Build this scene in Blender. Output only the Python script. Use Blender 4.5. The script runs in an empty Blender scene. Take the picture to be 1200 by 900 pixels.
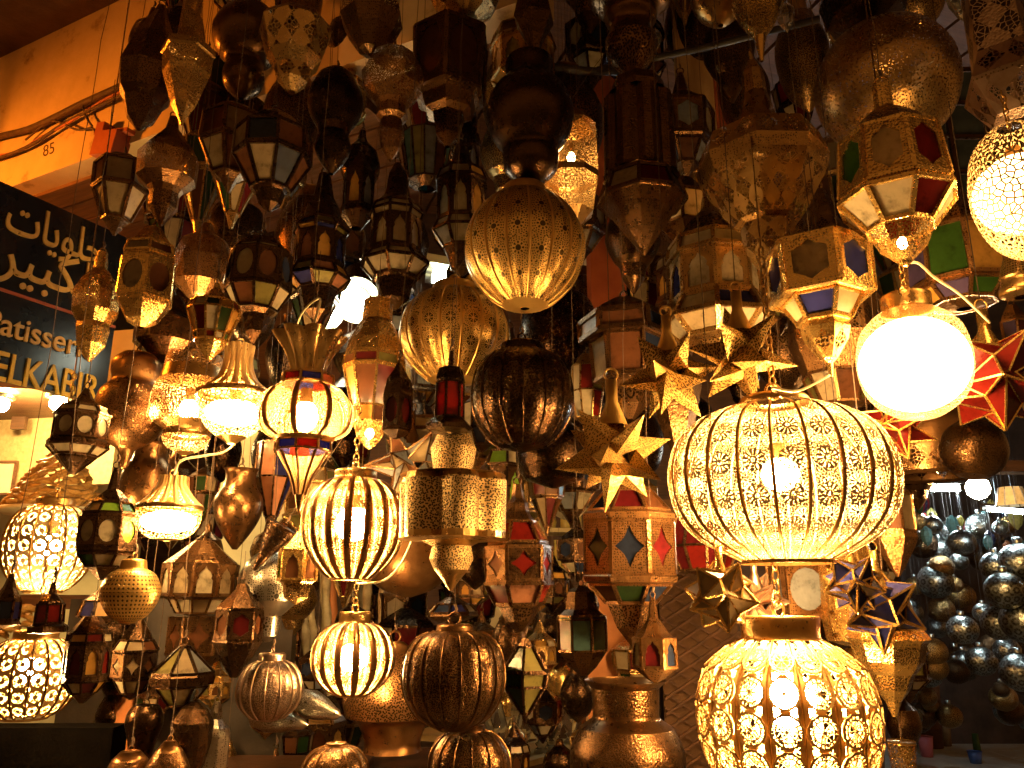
import bpy, math, random
from mathutils import Vector, Matrix
random.seed(7)
R_ = math.radians
scene = bpy.context.scene
COL = scene.collection

# ------------------------------------------------------------------ camera
FPX, PITCH, EYE = 942.0, R_(15.0), 1.6
cam = bpy.data.cameras.new('camera')
cam.sensor_width = 36.0
cam.lens = FPX / 1200.0 * 36.0
cam.clip_start, cam.clip_end = 0.05, 200.0
camo = bpy.data.objects.new('camera', cam)
camo.location = (0, 0, EYE)
camo.rotation_euler = (math.pi / 2 + PITCH, 0, 0)
COL.objects.link(camo)
scene.camera = camo
# ------------------------------------------------------------------ world (night, covered market: only a faint warm ambient)
w = bpy.data.worlds.new('World'); scene.world = w; w.use_nodes = True
bg = w.node_tree.nodes['Background']
bg.inputs['Color'].default_value = (1.0, 0.42, 0.10, 1)
bg.inputs['Strength'].default_value = 0.19
# ------------------------------------------------------------------ render / view settings
scene.view_settings.view_transform = 'Standard'
scene.view_settings.look = 'None'
scene.view_settings.exposure = 0.3
scene.view_settings.gamma = 1.0
cy = scene.cycles
cy.use_denoising = True
try: cy.denoiser = 'OPENIMAGEDENOISE'
except Exception: pass
cy.max_bounces = 7; cy.diffuse_bounces = 2; cy.glossy_bounces = 5
cy.transmission_bounces = 3; cy.transparent_max_bounces = 14
cy.sample_clamp_indirect = 5.0; cy.sample_clamp_direct = 0.0
cy.blur_glossy = 0.6
cy.caustics_reflective = True; cy.caustics_refractive = False
cy.use_adaptive_sampling = True; cy.adaptive_threshold = 0.02

# ------------------------------------------------------------------ measuring helpers
SP, CP = math.sin(PITCH), math.cos(PITCH)
def P(px, py, d):
    """point seen at a place of the photograph (1200x900), d metres in front of the lens"""
    x = (px - 600) / FPX * d; v = (450 - py) / FPX * d
    return Vector((x, d * CP - v * SP, EYE + d * SP + v * CP))
def z_at(Y, py):
    t = (450 - py) / FPX
    return EYE + Y * (SP + t * CP) / (CP - t * SP)
def depth_of(Y, z): return Y * CP + (z - EYE) * SP
def ray_plane(px, py, p0, nrm):
    o = Vector((0, 0, EYE)); dr = P(px, py, 1.0) - o
    return o + dr * ((p0 - o).dot(nrm) / dr.dot(nrm))

# ------------------------------------------------------------------ node expression helper
class E:
    def __init__(s, nt, sock): s.nt, s.s = nt, sock
    def _m(s, op, *a):
        n = s.nt.nodes.new('ShaderNodeMath'); n.operation = op
        for i, v in enumerate((s,) + a):
            if isinstance(v, E): s.nt.links.new(v.s, n.inputs[i])
            else: n.inputs[i].default_value = v
        return E(s.nt, n.outputs[0])
    def __add__(s, o): return s._m('ADD', o)
    def __sub__(s, o): return s._m('SUBTRACT', o)
    def __mul__(s, o): return s._m('MULTIPLY', o)
    def lt(s, o): return s._m('LESS_THAN', o)
    def gt(s, o): return s._m('GREATER_THAN', o)
    def mx(s, o): return s._m('MAXIMUM', o)
    def mn(s, o): return s._m('MINIMUM', o)
    def fr(s): return s._m('FRACT')
    def ab(s): return s._m('ABSOLUTE')
    def cos(s): return s._m('COSINE')
    def inv(s): return (s * -1.0) + 1.0
def lk(nt, a, b): nt.links.new(a.s if isinstance(a, E) else a, b)

MATS = {}
def new_mat(name):
    m = bpy.data.materials.new(name); m.use_nodes = True; m.node_tree.nodes.clear()
    out = m.node_tree.nodes.new('ShaderNodeOutputMaterial')
    return m, m.node_tree, out
def noise(nt, scale, detail=3, rough=0.6, vec=None):
    n = nt.nodes.new('ShaderNodeTexNoise'); n.inputs['Scale'].default_value = scale
    n.inputs['Detail'].default_value = detail; n.inputs['Roughness'].default_value = rough
    if vec is None:
        tc = nt.nodes.new('ShaderNodeTexCoord'); vec = tc.outputs['Object']
    nt.links.new(vec, n.inputs['Vector'])
    return n
def ramp(nt, fac, stops):
    r = nt.nodes.new('ShaderNodeValToRGB')
    e = r.color_ramp.elements
    e[0].position, e[0].color = stops[0][0], (*stops[0][1], 1)
    e[1].position, e[1].color = stops[-1][0], (*stops[-1][1], 1)
    for p, c in stops[1:-1]:
        k = e.new(p); k.color = (*c, 1)
    lk(nt, fac, r.inputs['Fac'])
    return r
METAL = {  # base colour, tarnished colour, roughness, metallic
    'gold':   ((0.88, 0.58, 0.19), (0.58, 0.34, 0.10), 0.23, 0.93),
    'brass':  ((0.62, 0.39, 0.14), (0.26, 0.145, 0.05), 0.27, 0.92),
    'copper': ((0.44, 0.23, 0.09), (0.16, 0.078, 0.03), 0.28, 0.91),
    'bronze': ((0.22, 0.115, 0.046), (0.07, 0.034, 0.014), 0.27, 0.92),
    'dark':   ((0.105, 0.055, 0.025), (0.032, 0.016, 0.008), 0.26, 0.93),
    'black':  ((0.070, 0.038, 0.019), (0.022, 0.012, 0.007), 0.24, 1.0),
    'silver': ((0.72, 0.68, 0.60), (0.30, 0.27, 0.22), 0.30, 1.0),
    'rose':   ((0.74, 0.56, 0.44), (0.30, 0.20, 0.14), 0.33, 1.0),
    'softgold': ((0.84, 0.54, 0.17), (0.56, 0.32, 0.09), 0.31, 0.80),
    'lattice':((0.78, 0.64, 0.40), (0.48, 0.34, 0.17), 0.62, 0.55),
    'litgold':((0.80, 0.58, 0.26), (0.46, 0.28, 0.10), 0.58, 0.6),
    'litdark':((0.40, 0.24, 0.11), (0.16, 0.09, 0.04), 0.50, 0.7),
    'coldsilver': ((0.40, 0.43, 0.41), (0.16, 0.17, 0.165), 0.28, 1.0),
}
def pattern(nt, pat):
    """1 where the sheet is cut through, from the unit cells laid over the sheet"""
    uv = nt.nodes.new('ShaderNodeUVMap'); uv.uv_map = 'UVMap'
    sp = nt.nodes.new('ShaderNodeSeparateXYZ'); nt.links.new(uv.outputs['UV'], sp.inputs[0])
    u, v = E(nt, sp.outputs[0]), E(nt, sp.outputs[1])
    fx, fy = u.fr() - 0.5, v.fr() - 0.5
    r = (fx * fx + fy * fy)._m('SQRT'); th = fy._m('ARCTAN2', fx)
    def vor(scale, feat='F1', rnd=1.0):
        n = nt.nodes.new('ShaderNodeTexVoronoi'); n.voronoi_dimensions = '2D'; n.feature = feat
        n.inputs['Scale'].default_value = scale; n.inputs['Randomness'].default_value = rnd
        nt.links.new(uv.outputs['UV'], n.inputs['Vector']); return E(nt, n.outputs['Distance'])
    if pat == 'chase':
        n = nt.nodes.new('ShaderNodeTexVoronoi'); n.feature = 'F1'; n.inputs['Scale'].default_value = 145.0; n.inputs['Randomness'].default_value = 0.45
        tc = nt.nodes.new('ShaderNodeTexCoord'); nt.links.new(tc.outputs['Object'], n.inputs['Vector'])
        n2 = noise(nt, 11.0, 2); area = E(nt, n2.outputs['Fac']).gt(0.40)
        return E(nt, n.outputs['Distance']).lt(0.30) * area
    if pat == 'star':
        slit = (th * 12.0).cos().gt(0.05) * r.lt(0.30) * r.gt(0.11)
        slit2 = r.lt(0.065)
        fine = vor(9.0, 'DISTANCE_TO_EDGE').gt(0.062) * r.gt(0.33)
        return slit.mx(slit2).mx(fine) * fx.ab().lt(0.46)
    if pat == 'fine':
        return vor(7.5).lt(0.38)
    if pat == 'finest':
        return vor(12.0).lt(0.40)
    if pat == 'sparse':
        return vor(7.5).lt(0.27)
    if pat == 'web':
        return vor(3.0, 'DISTANCE_TO_EDGE').gt(0.125)
    if pat == 'white':
        return vor(3.2, 'DISTANCE_TO_EDGE').gt(0.06)
    if pat == 'ring':
        ring = r.lt(0.37) * r.gt(0.16) * (th * 8.0).cos().gt(-0.93)
        k = (fx.ab() - 0.5); l = (fy.ab() - 0.5)
        corner = (k * k + l * l)._m('SQRT').lt(0.15) * (k * k + l * l)._m('SQRT').gt(0.035)
        return ring.mx(corner)
    if pat == 'medal':
        k = (fx.ab() - 0.5); l = (fy.ab() - 0.5)
        tri = (l.ab()).lt(0.12) * k.ab().gt(0.17) * (k.ab() - l.ab() * 0.9).lt(0.33) * k.ab().lt(0.42)
        return r.lt(0.425).mx(tri)
    if pat == 'dots':
        return vor(3.0, 'F1', 0.12).lt(0.27)
    if pat == 'leaf':
        big = (fx.ab() * 1.1 + fy.ab()).lt(0.5)
        n = vor(5.5, 'DISTANCE_TO_EDGE').gt(0.09)
        return big * n
    if pat == 'roset':   # rosette with a hole in it, the rest finely pricked
        c = r.lt(0.12); pet = (th * 8.0).cos().gt(0.2) * r.gt(0.155) * r.lt(0.25)
        ring = (th * 18.0).cos().gt(0.1) * r.gt(0.30) * r.lt(0.35)
        ring2 = (th * 22.0).cos().gt(0.1) * r.gt(0.385) * r.lt(0.43)
        pr = vor(10.0).lt(0.32) * r.gt(0.46)
        return c.mx(pet).mx(ring).mx(ring2).mx(pr) * fx.ab().lt(0.42)
    if pat == 'cross':
        q = r.lt(0.23) * fx.ab().gt(0.022) * fy.ab().gt(0.022) * (fx.ab() - fy.ab()).ab().gt(0.02)
        ring = (th * 22.0).cos().gt(0.1) * r.gt(0.27) * r.lt(0.32)
        ring2 = (th * 28.0).cos().gt(0.1) * r.gt(0.34) * r.lt(0.385)
        pr = vor(10.0).lt(0.32) * r.gt(0.43)
        return q.mx(ring).mx(ring2).mx(pr) * fx.ab().lt(0.42)
def metal(kind, pat=None, cut=True):
    key = ('metal', kind, pat, cut)
    if key in MATS: return MATS[key]
    m, nt, out = new_mat('%s_%s%s' % (kind, pat or 'sheet', '' if cut else '_embossed'))
    base, tarn, rough, mtl = METAL[kind]
    b = nt.nodes.new('ShaderNodeBsdfPrincipled'); b.inputs['Metallic'].default_value = mtl
    n1 = noise(nt, 9.0, 5, 0.65)
    oi = nt.nodes.new('ShaderNodeObjectInfo')
    f = (E(nt, n1.outputs['Fac']) * 0.75) + (E(nt, oi.outputs['Random']) * 0.30)
    col = ramp(nt, f, [(0.30, tarn), (0.52, tuple((a + c) / 2 for a, c in zip(base, tarn))), (0.74, base)])
    n2 = noise(nt, 55.0 if kind != 'coldsilver' else 6.0, 3, 0.6)
    rr = (E(nt, n2.outputs['Fac']) * 0.24) + (E(nt, n1.outputs['Fac']) * 0.16) + (rough - 0.17)
    lk(nt, rr, b.inputs['Roughness'])
    bump = nt.nodes.new('ShaderNodeBump'); bump.inputs['Strength'].default_value = 0.35
    bump.inputs['Distance'].default_value = 0.004
    vg = nt.nodes.new('ShaderNodeTexVoronoi'); vg.inputs['Scale'].default_value = 150.0 if kind != 'coldsilver' else 16.0   # hammered and engraved surface that breaks up the glints
    tcg = nt.nodes.new('ShaderNodeTexCoord'); nt.links.new(tcg.outputs['Object'], vg.inputs['Vector'])
    h = (E(nt, n2.outputs['Fac']) * 0.35) + (E(nt, vg.outputs['Distance']) * (0.16 if pat in ('roset', 'cross', 'dots', 'star', 'medal') else 0.27))
    if pat:
        mask = pattern(nt, pat)
        h = h - mask
        if cut:
            tr = nt.nodes.new('ShaderNodeBsdfTransparent')
            mx = nt.nodes.new('ShaderNodeMixShader')
            lk(nt, mask, mx.inputs[0]); lk(nt, b.outputs[0], mx.inputs[1]); lk(nt, tr.outputs[0], mx.inputs[2])
            nt.links.new(mx.outputs[0], out.inputs['Surface'])
        else:
            bump.inputs['Strength'].default_value = 0.8
        if not cut:   # uncut holes painted dark, for the unlit inside behind them
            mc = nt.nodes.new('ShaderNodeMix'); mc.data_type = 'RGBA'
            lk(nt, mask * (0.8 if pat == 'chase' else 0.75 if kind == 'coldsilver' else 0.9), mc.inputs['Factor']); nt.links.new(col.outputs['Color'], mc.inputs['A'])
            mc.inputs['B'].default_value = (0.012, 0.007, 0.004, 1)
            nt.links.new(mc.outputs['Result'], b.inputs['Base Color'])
    lk(nt, h, bump.inputs['Height'])
    nt.links.new(bump.outputs['Normal'], b.inputs['Normal'])
    if not b.inputs['Base Color'].links: nt.links.new(col.outputs['Color'], b.inputs['Base Color'])
    if not out.inputs['Surface'].links: nt.links.new(b.outputs[0], out.inputs['Surface'])
    MATS[key] = m; return m
GLASS = {
    'frost': (0.62, 0.53, 0.36), 'beige': (0.50, 0.38, 0.22), 'amber': (0.70, 0.38, 0.08), 'green': (0.035, 0.095, 0.015),
    'lime': (0.25, 0.45, 0.05), 'red': (0.20, 0.013, 0.009), 'blue': (0.022, 0.026, 0.15), 'violet': (0.10, 0.07, 0.18),
    'pink': (0.45, 0.20, 0.11), 'teal': (0.10, 0.20, 0.20), 'olive': (0.30, 0.26, 0.08), 'grey': (0.28, 0.30, 0.33),
    'brown': (0.16, 0.06, 0.025), 'wine': (0.14, 0.012, 0.015), 'darkblue': (0.02, 0.03, 0.07), 'darkgreen': (0.02, 0.05, 0.015),
}
def glass(kind):
    key = ('glass', kind)
    if key in MATS: return MATS[key]
    m, nt, out = new_mat('pane_' + kind)
    c = GLASS[kind]
    b = nt.nodes.new('ShaderNodeBsdfPrincipled')
    n1 = noise(nt, 14.0, 3)
    nd = noise(nt, 38.0, 5, 0.7)
    col = ramp(nt, (E(nt, n1.outputs['Fac']) * 0.55) + (E(nt, nd.outputs['Fac']) * 0.45), [(0.34, tuple(x * 0.35 for x in c)), (0.46, tuple(x * 0.8 for x in c)), (0.68, tuple(min(1, x * 1.05) for x in c))])
    nt.links.new(col.outputs['Color'], b.inputs['Base Color'])
    b.inputs['Roughness'].default_value = 0.19
    n2 = noise(nt, 45.0, 2)
    bp = nt.nodes.new('ShaderNodeBump'); bp.inputs['Strength'].default_value = 0.25; bp.inputs['Distance'].default_value = 0.003
    nt.links.new(n2.outputs['Fac'], bp.inputs['Height']); nt.links.new(bp.outputs['Normal'], b.inputs['Normal'])
    t = nt.nodes.new('ShaderNodeBsdfTranslucent'); nt.links.new(col.outputs['Color'], t.inputs['Color'])
    mx = nt.nodes.new('ShaderNodeMixShader'); mx.inputs[0].default_value = 0.45
    nt.links.new(b.outputs[0], mx.inputs[1]); nt.links.new(t.outputs[0], mx.inputs[2])
    nt.links.new(mx.outputs[0], out.inputs['Surface'])
    MATS[key] = m; return m
def emit(name, col, strength):
    key = ('emit', name, strength)
    if key in MATS: return MATS[key]
    m, nt, out = new_mat('glow_' + name)
    e = nt.nodes.new('ShaderNodeEmission'); e.inputs['Color'].default_value = (*col, 1); e.inputs['Strength'].default_value = strength
    nt.links.new(e.outputs[0], out.inputs['Surface']); MATS[key] = m; return m
def plain(name, stops, scale=6.0, rough=0.6, bump=0.3, stretch=None, detail=6, spec=0.4, metallic=0.0, bscale=None, trans=0.0):
    key = ('plain', name)
    if key in MATS: return MATS[key]
    m, nt, out = new_mat(name)
    b = nt.nodes.new('ShaderNodeBsdfPrincipled')
    tc = nt.nodes.new('ShaderNodeTexCoord'); vec = tc.outputs['Object']
    if stretch:
        mp = nt.nodes.new('ShaderNodeMapping'); mp.inputs['Scale'].default_value = stretch
        nt.links.new(vec, mp.inputs['Vector']); vec = mp.outputs['Vector']
    n1 = noise(nt, scale, detail, 0.65, vec)
    col = ramp(nt, E(nt, n1.outputs['Fac']), stops)
    nt.links.new(col.outputs['Color'], b.inputs['Base Color'])
    b.inputs['Roughness'].default_value = rough; b.inputs['Metallic'].default_value = metallic
    b.inputs['Specular IOR Level'].default_value = spec
    b.inputs['Transmission Weight'].default_value = trans
    n2 = noise(nt, bscale or scale * 4, 5, 0.7, vec)
    bp = nt.nodes.new('ShaderNodeBump'); bp.inputs['Strength'].default_value = bump; bp.inputs['Distance'].default_value = 0.01
    nt.links.new(n2.outputs['Fac'], bp.inputs['Height']); nt.links.new(bp.outputs['Normal'], b.inputs['Normal'])
    nt.links.new(b.outputs[0], out.inputs['Surface'])
    MATS[key] = m; return m
WOOD = plain('dark_wood', [(0.3, (0.035, 0.015, 0.008)), (0.7, (0.11, 0.05, 0.022))], 5, 0.45, 0.4, (1, 1, 12))
WOODX = plain('wood_boards', [(0.3, (0.06, 0.026, 0.013)), (0.7, (0.19, 0.085, 0.04))], 4, 0.5, 0.4, (1, 10, 10))
PLASTER = plain('ochre_plaster', [(0.30, (0.26, 0.15, 0.07)), (0.40, (0.56, 0.38, 0.19)), (0.75, (0.68, 0.48, 0.25))], 4.0, 0.85, 0.5)
CREAM = plain('cream_plaster', [(0.3, (0.52, 0.45, 0.26)), (0.7, (0.72, 0.65, 0.42))], 2.5, 0.8, 0.3)
REDWALL = plain('red_paint', [(0.3, (0.28, 0.055, 0.02)), (0.7, (0.46, 0.12, 0.04))], 4, 0.5, 0.3)
ORANGE = plain('orange_paint', [(0.3, (0.45, 0.15, 0.04)), (0.7, (0.62, 0.24, 0.07))], 4, 0.55, 0.25)
CORD = plain('cord', [(0.3, (0.06, 0.035, 0.02)), (0.7, (0.16, 0.10, 0.06))], 60, 0.8, 0.3)
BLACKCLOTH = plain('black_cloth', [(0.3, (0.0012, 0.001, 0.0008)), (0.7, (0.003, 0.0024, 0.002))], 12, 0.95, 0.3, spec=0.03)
BLACK = plain('black_metal', [(0.3, (0.012, 0.010, 0.009)), (0.7, (0.04, 0.03, 0.025))], 12, 0.45, 0.2)

# ------------------------------------------------------------------ mesh helpers
class MB:
    def __init__(s): s.v, s.f, s.uv = [], [], []
    def quad(s, *p):
        i = len(s.v); s.v += [tuple(q) for q in p]; s.f.append(tuple(range(i, i + len(p)))); return s
    def box(s, c, size, rot=None):
        hx, hy, hz = (x / 2 for x in size)
        vs = [Vector((sx * hx, sy * hy, sz * hz)) for sx in (-1, 1) for sy in (-1, 1) for sz in (-1, 1)]
        if rot is not None: vs = [rot @ q for q in vs]
        i = len(s.v); s.v += [tuple(q + Vector(c)) for q in vs]
        for f in ((0, 1, 3, 2), (4, 6, 7, 5), (0, 4, 5, 1), (2, 3, 7, 6), (0, 2, 6, 4), (1, 5, 7, 3)):
            s.f.append(tuple(i + k for k in f))
        return s
    def beam(s, a, b, w, h=None):
        a, b = Vector(a), Vector(b); d = b - a; L = d.length
        if L < 1e-6: return s
        q = d.to_track_quat('Z', 'Y').to_matrix()
        return s.box((a + b) / 2, (w, h or w, L), q)
    def tube(s, pts, r, k=6, close=False):
        pts = [Vector(p) for p in pts]; rs = r if isinstance(r, (list, tuple)) else [r] * len(pts)
        base = len(s.v); n = len(pts)
        prev = None
        for i, p in enumerate(pts):
            if close: t = pts[(i + 1) % n] - pts[i - 1]
            else: t = pts[min(i + 1, n - 1)] - pts[max(i - 1, 0)]
            t = t.normalized() if t.length > 1e-9 else Vector((0, 0, 1))
            if prev is None:
                a = t.orthogonal().normalized()
            else:
                a = (prev - t * prev.dot(t)); a = a.normalized() if a.length > 1e-6 else t.orthogonal().normalized()
            prev = a; b = t.cross(a)
            for j in range(k):
                an = 2 * math.pi * j / k
                s.v.append(tuple(p + (a * math.cos(an) + b * math.sin(an)) * rs[i]))
        for i in range(n if close else n - 1):
            for j in range(k):
                i2 = (i + 1) % n
                s.f.append((base + i * k + j, base + i * k + (j + 1) % k, base + i2 * k + (j + 1) % k, base + i2 * k + j))
        if not close:
            s.f.append(tuple(base + j for j in range(k))); s.f.append(tuple(base + (n - 1) * k + j for j in range(k)))
        return s
    def lathe(s, prof, n=24, gores=0, lobe=0.0, cells=0, phase=0.0, cw=None):
        """prof: (r, z) downwards. UV counts unit cells round the sheet and along it"""
        N = n if not gores else gores * max(3, n // gores)
        per = N // gores if gores else 0
        rmax = max(p[0] for p in prof) or 1e-3
        cells = cells or (gores or max(4, n))
        cw = cw or 2 * math.pi * rmax / cells
        base = len(s.v); al = 0.0; als = []
        for i, (r, z) in enumerate(prof):
            if i: al += math.hypot(r - prof[i - 1][0], z - prof[i - 1][1])
            als.append(al)
            for j in range(N):
                an = 2 * math.pi * j / N + phase
                k = 1.0
                if gores: k = 1.0 - lobe * (abs(((j % per) / per) * 2 - 1) ** 2)
                s.v.append((r * k * math.cos(an), r * k * math.sin(an), z))
        mid = als[-1] / 2
        for i in range(len(prof) - 1):
            for j in range(N):
                s.f.append((base + i * N + j, base + (i + 1) * N + j, base + (i + 1) * N + (j + 1) % N, base + i * N + (j + 1) % N))
                u0, u1 = j / N * cells, (j + 1) / N * cells
                v0, v1 = (als[i] - mid) / cw + 0.5, (als[i + 1] - mid) / cw + 0.5
                s.uv.append(((u0, v0), (u0, v1), (u1, v1), (u1, v0)))
        return s
    def mesh(s, name, mat, smooth=False):
        me = bpy.data.meshes.new(name); me.from_pydata(s.v, [], s.f)
        if s.uv and len(s.uv) == len(s.f):
            l = me.uv_layers.new(name='UVMap'); k = 0
            flat = []
            for f in s.uv:
                for q in f: flat += q
            l.data.foreach_set('uv', flat)
        me.materials.append(mat)
        if smooth: me.polygons.foreach_set('use_smooth', [True] * len(me.polygons))
        me.update(); return me
def link(name, me, parent=None, loc=(0, 0, 0), rot=(0, 0, 0), scale=None):
    o = bpy.data.objects.new(name, me); COL.objects.link(o)
    o.location = loc; o.rotation_euler = rot
    if scale: o.scale = scale
    if parent: o.parent = parent
    return o
def tag(o, label, cat, group=None):
    o['label'] = label; o['category'] = cat
    if group: o['group'] = group
    return o
def struct(name, mb, mat, smooth=False):
    o = link(name, mb.mesh(name, mat, smooth)); o['kind'] = 'structure'; return o
def catmull(pts, sub=4):
    if len(pts) < 3: return pts
    out = []
    for i in range(len(pts) - 1):
        p0 = pts[max(i - 1, 0)]; p1 = pts[i]; p2 = pts[i + 1]; p3 = pts[min(i + 2, len(pts) - 1)]
        for k in range(sub):
            t = k / sub
            q = []
            for a, b, c, d in zip(p0, p1, p2, p3):
                q.append(0.5 * ((2 * b) + (-a + c) * t + (2 * a - 5 * b + 4 * c - d) * t * t + (-a + 3 * b - 3 * c + d) * t ** 3))
            q[0] = max(q[0], 0.0005); out.append(tuple(q))
    out.append(pts[-1]); return out

# ------------------------------------------------------------------ lantern builder
CEIL = 4.75
SPECS = []
def lant(name, label, cx, d, prof, n=8, metal='brass', pat='fine', cut=True, cells=0, panes=('frost',), gores=0, lobe=0.06,
         lit=None, rot=None, group=None, cat='lantern', rib=None, cord='cord', fixed=False, ribw=0.10, wirem=None, smooth=None, lean=0.0, stand=None, gn=0, mlobe=None):
    SPECS.append(dict(name=name, label=label, cx=cx, d=d, prof=prof, n=n, metal=metal, pat=pat, cut=cut, cells=cells, panes=panes,
                      gores=gores, lobe=lobe, lit=lit, rot=rot, group=group, cat=cat, rib=rib, cord=cord, fixed=fixed, ribw=ribw,
                      smooth=smooth, lean=lean, stand=stand, gn=gn or n, mlobe=mlobe if mlobe is not None else lobe))
def measure(s, d):
    ys = [p[0] for p in s['prof']]
    c = P(s['cx'], (ys[0] + ys[-1]) / 2, d)
    pts = []; k = math.cos(math.atan((s['cx'] - 600) / FPX))   # round things look wider towards the edges of a wide lens
    for p in s['prof']:
        z = z_at(c.y, p[0]); pts.append((max(p[1] / 2 * k * depth_of(c.y, z) / FPX, 0.0008), z))
    return c, pts
def r_at(pts, z):
    if z > pts[0][1] or z < pts[-1][1]: return 0.0
    for (r0, z0), (r1, z1) in zip(pts, pts[1:]):
        if z1 <= z <= z0: return r0 + (r1 - r0) * ((z0 - z) / max(z0 - z1, 1e-6))
    return 0.0
def layout():
    placed = []
    for s in sorted(SPECS, key=lambda q: q['d']):
        d = s['d']
        for it in range(60):
            c, pts = measure(s, d)
            bad = False
            if not s['fixed']:
                for c2, p2 in placed:
                    hd = math.hypot(c.x - c2.x, c.y - c2.y)
                    lo, hi = max(pts[-1][1], p2[-1][1]), min(pts[0][1], p2[0][1])
                    if hi < lo or hd > 1.2: continue
                    for k in range(13):
                        z = lo + (hi - lo) * k / 12
                        if r_at(pts, z) + r_at(p2, z) > hd + 0.004: bad = True; break
                    if bad: break
            if not bad: break
            d += 0.03
        s['d2'] = d; s['c'], s['pts'] = c, pts
        placed.append((c, pts))
UNIT = {}
def ico(r, sub=2):
    key = ('ico', sub)
    if key not in UNIT:
        import bmesh
        bm = bmesh.new(); bmesh.ops.create_icosphere(bm, subdivisions=sub, radius=1.0)
        UNIT[key] = ([tuple(v.co) for v in bm.verts], [tuple(v.index for v in f.verts) for f in bm.faces]); bm.free()
    mb = MB(); mb.v = [(x * r, y * r, z * r) for x, y, z in UNIT[key][0]]; mb.f = list(UNIT[key][1]); return mb
def torus(R, r, n=12, k=6, sx=1.0):
    return MB().tube([(R * sx * math.cos(2 * math.pi * i / n), 0, R * math.sin(2 * math.pi * i / n)) for i in range(n)], r, k, True)
ARCH = [(0.66, -0.84), (0.66, -0.05), (0.50, 0.10), (0.58, 0.26), (0.40, 0.50), (0.14, 0.66), (0.0, 0.88)]
ARCH = ARCH + [(-x, y) for x, y in ARCH[-2::-1]]
def shape(kind):
    if kind == 'o': return [(0.78 * math.cos(a), 0.80 * math.sin(a)) for a in [2 * math.pi * i / 16 for i in range(16)]]
    if kind == 'x':
        q = []
        for i in range(16):
            a = 2 * math.pi * i / 16; k = abs(math.cos(a)) + abs(math.sin(a)); r = 0.80 / (k ** 1.7)
            q.append((r * math.cos(a), r * math.sin(a)))
        return q
    if kind == 'h': return [(0.66, -0.45), (0.66, 0.45), (0.30, 0.62), (0, 0.82), (-0.30, 0.62), (-0.66, 0.45), (-0.66, -0.45), (-0.30, -0.62), (0, -0.82), (0.30, -0.62)]
    return ARCH
def build_glass(root, s, kind, p0, p1, mm, seg):
    n = s['gn']; (r0, z0), (r1, z1) = p0, p1
    rot = s['rotv']; hn = math.pi / n
    bar = max(0.005, 0.062 * max(r0, r1) * 2 * math.sin(hn) * 1.6)
    fr = MB()
    for k in range(n):
        a, b = rot + 2 * hn * k, rot + 2 * hn * (k + 1)
        A0 = Vector((r0 * math.cos(a), r0 * math.sin(a), z0)); A1 = Vector((r1 * math.cos(a), r1 * math.sin(a), z1))
        B0 = Vector((r0 * math.cos(b), r0 * math.sin(b), z0)); B1 = Vector((r1 * math.cos(b), r1 * math.sin(b), z1))
        fr.beam(A0, A1, bar * 1.1); fr.beam(A0, B0, bar); fr.beam(A1, B1, bar)
    link('frame', fr.mesh('frame', mm), root)
    a0, a1 = r0 * math.cos(hn), r1 * math.cos(hn); h0, h1 = r0 * math.sin(hn), r1 * math.sin(hn)
    top, bot = Vector((a0, 0, z0)), Vector((a1, 0, z1)); V = bot - top; L = V.length
    if L < 0.004: return
    V.normalize(); U = Vector((0, 1, 0)); Nn = U.cross(V).normalized()
    if Nn.x < 0 and abs(Nn.x) > 1e-6: Nn = -Nn
    def pt(sx, t, off):      # t 0 top .. 1 bottom
        h = h0 + (h1 - h0) * t
        return top + V * (L * t) + U * (h * sx) + Nn * off
    i = min(0.3, bar * 0.3 / L); 
    pm = MB(); q = [(-0.96, i), (0.96, i), (0.96, 1 - i), (-0.96, 1 - i)]
    f = [pt(x, t, -0.001) for x, t in q]; bk = [pt(x, t, -0.005) for x, t in q]
    pm.quad(*f); pm.quad(*bk[::-1])
    for k in range(4): pm.quad(f[k], bk[k], bk[(k + 1) % 4], f[(k + 1) % 4])
    ms = {}
    for k in range(n):
        pl = s['panes']
        c = pl[seg % len(pl)][k % len(pl[seg % len(pl)])] if isinstance(pl[0], tuple) else pl[(k + seg * 3) % len(pl)]
        if c not in ms: ms[c] = pm.mesh('pane', glass(c))
        po = link('pane', ms[c], root, rot=(0, 0, rot + 2 * hn * (k + 0.5)))
        if kind != 'g':
            if 'fret' not in ms:
                fm = MB(); inn = shape(kind); m = len(inn)
                for e in range(m):
                    def outer(pn):
                        k2 = max(abs(pn[0]), abs(pn[1])); return (pn[0] / k2, pn[1] / k2)
                    x0, x1 = inn[e], inn[(e + 1) % m]; o0, o1 = outer(x0), outer(x1)
                    cs = [o0, o1] if (abs(o0[0]) > .999) == (abs(o1[0]) > .999) and (o0[0] * o1[0] > 0 or o0[1] * o1[1] > 0) else [o0, (math.copysign(1, o0[0] + o1[0]), math.copysign(1, o0[1] + o1[1])), o1]
                    def g(pn, off): return pt(pn[0], (1 - pn[1]) / 2, off)
                    fm.quad(*([g(c2, 0.004) for c2 in cs] + [g(x1, 0.004), g(x0, 0.004)]))
                    fm.quad(g(x0, 0.004), g(x1, 0.004), g(x1, 0.0), g(x0, 0.0))
                ms['fret'] = fm.mesh('fretwork', s['fretmat'])
            link('fretwork', ms['fret'], po)
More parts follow.
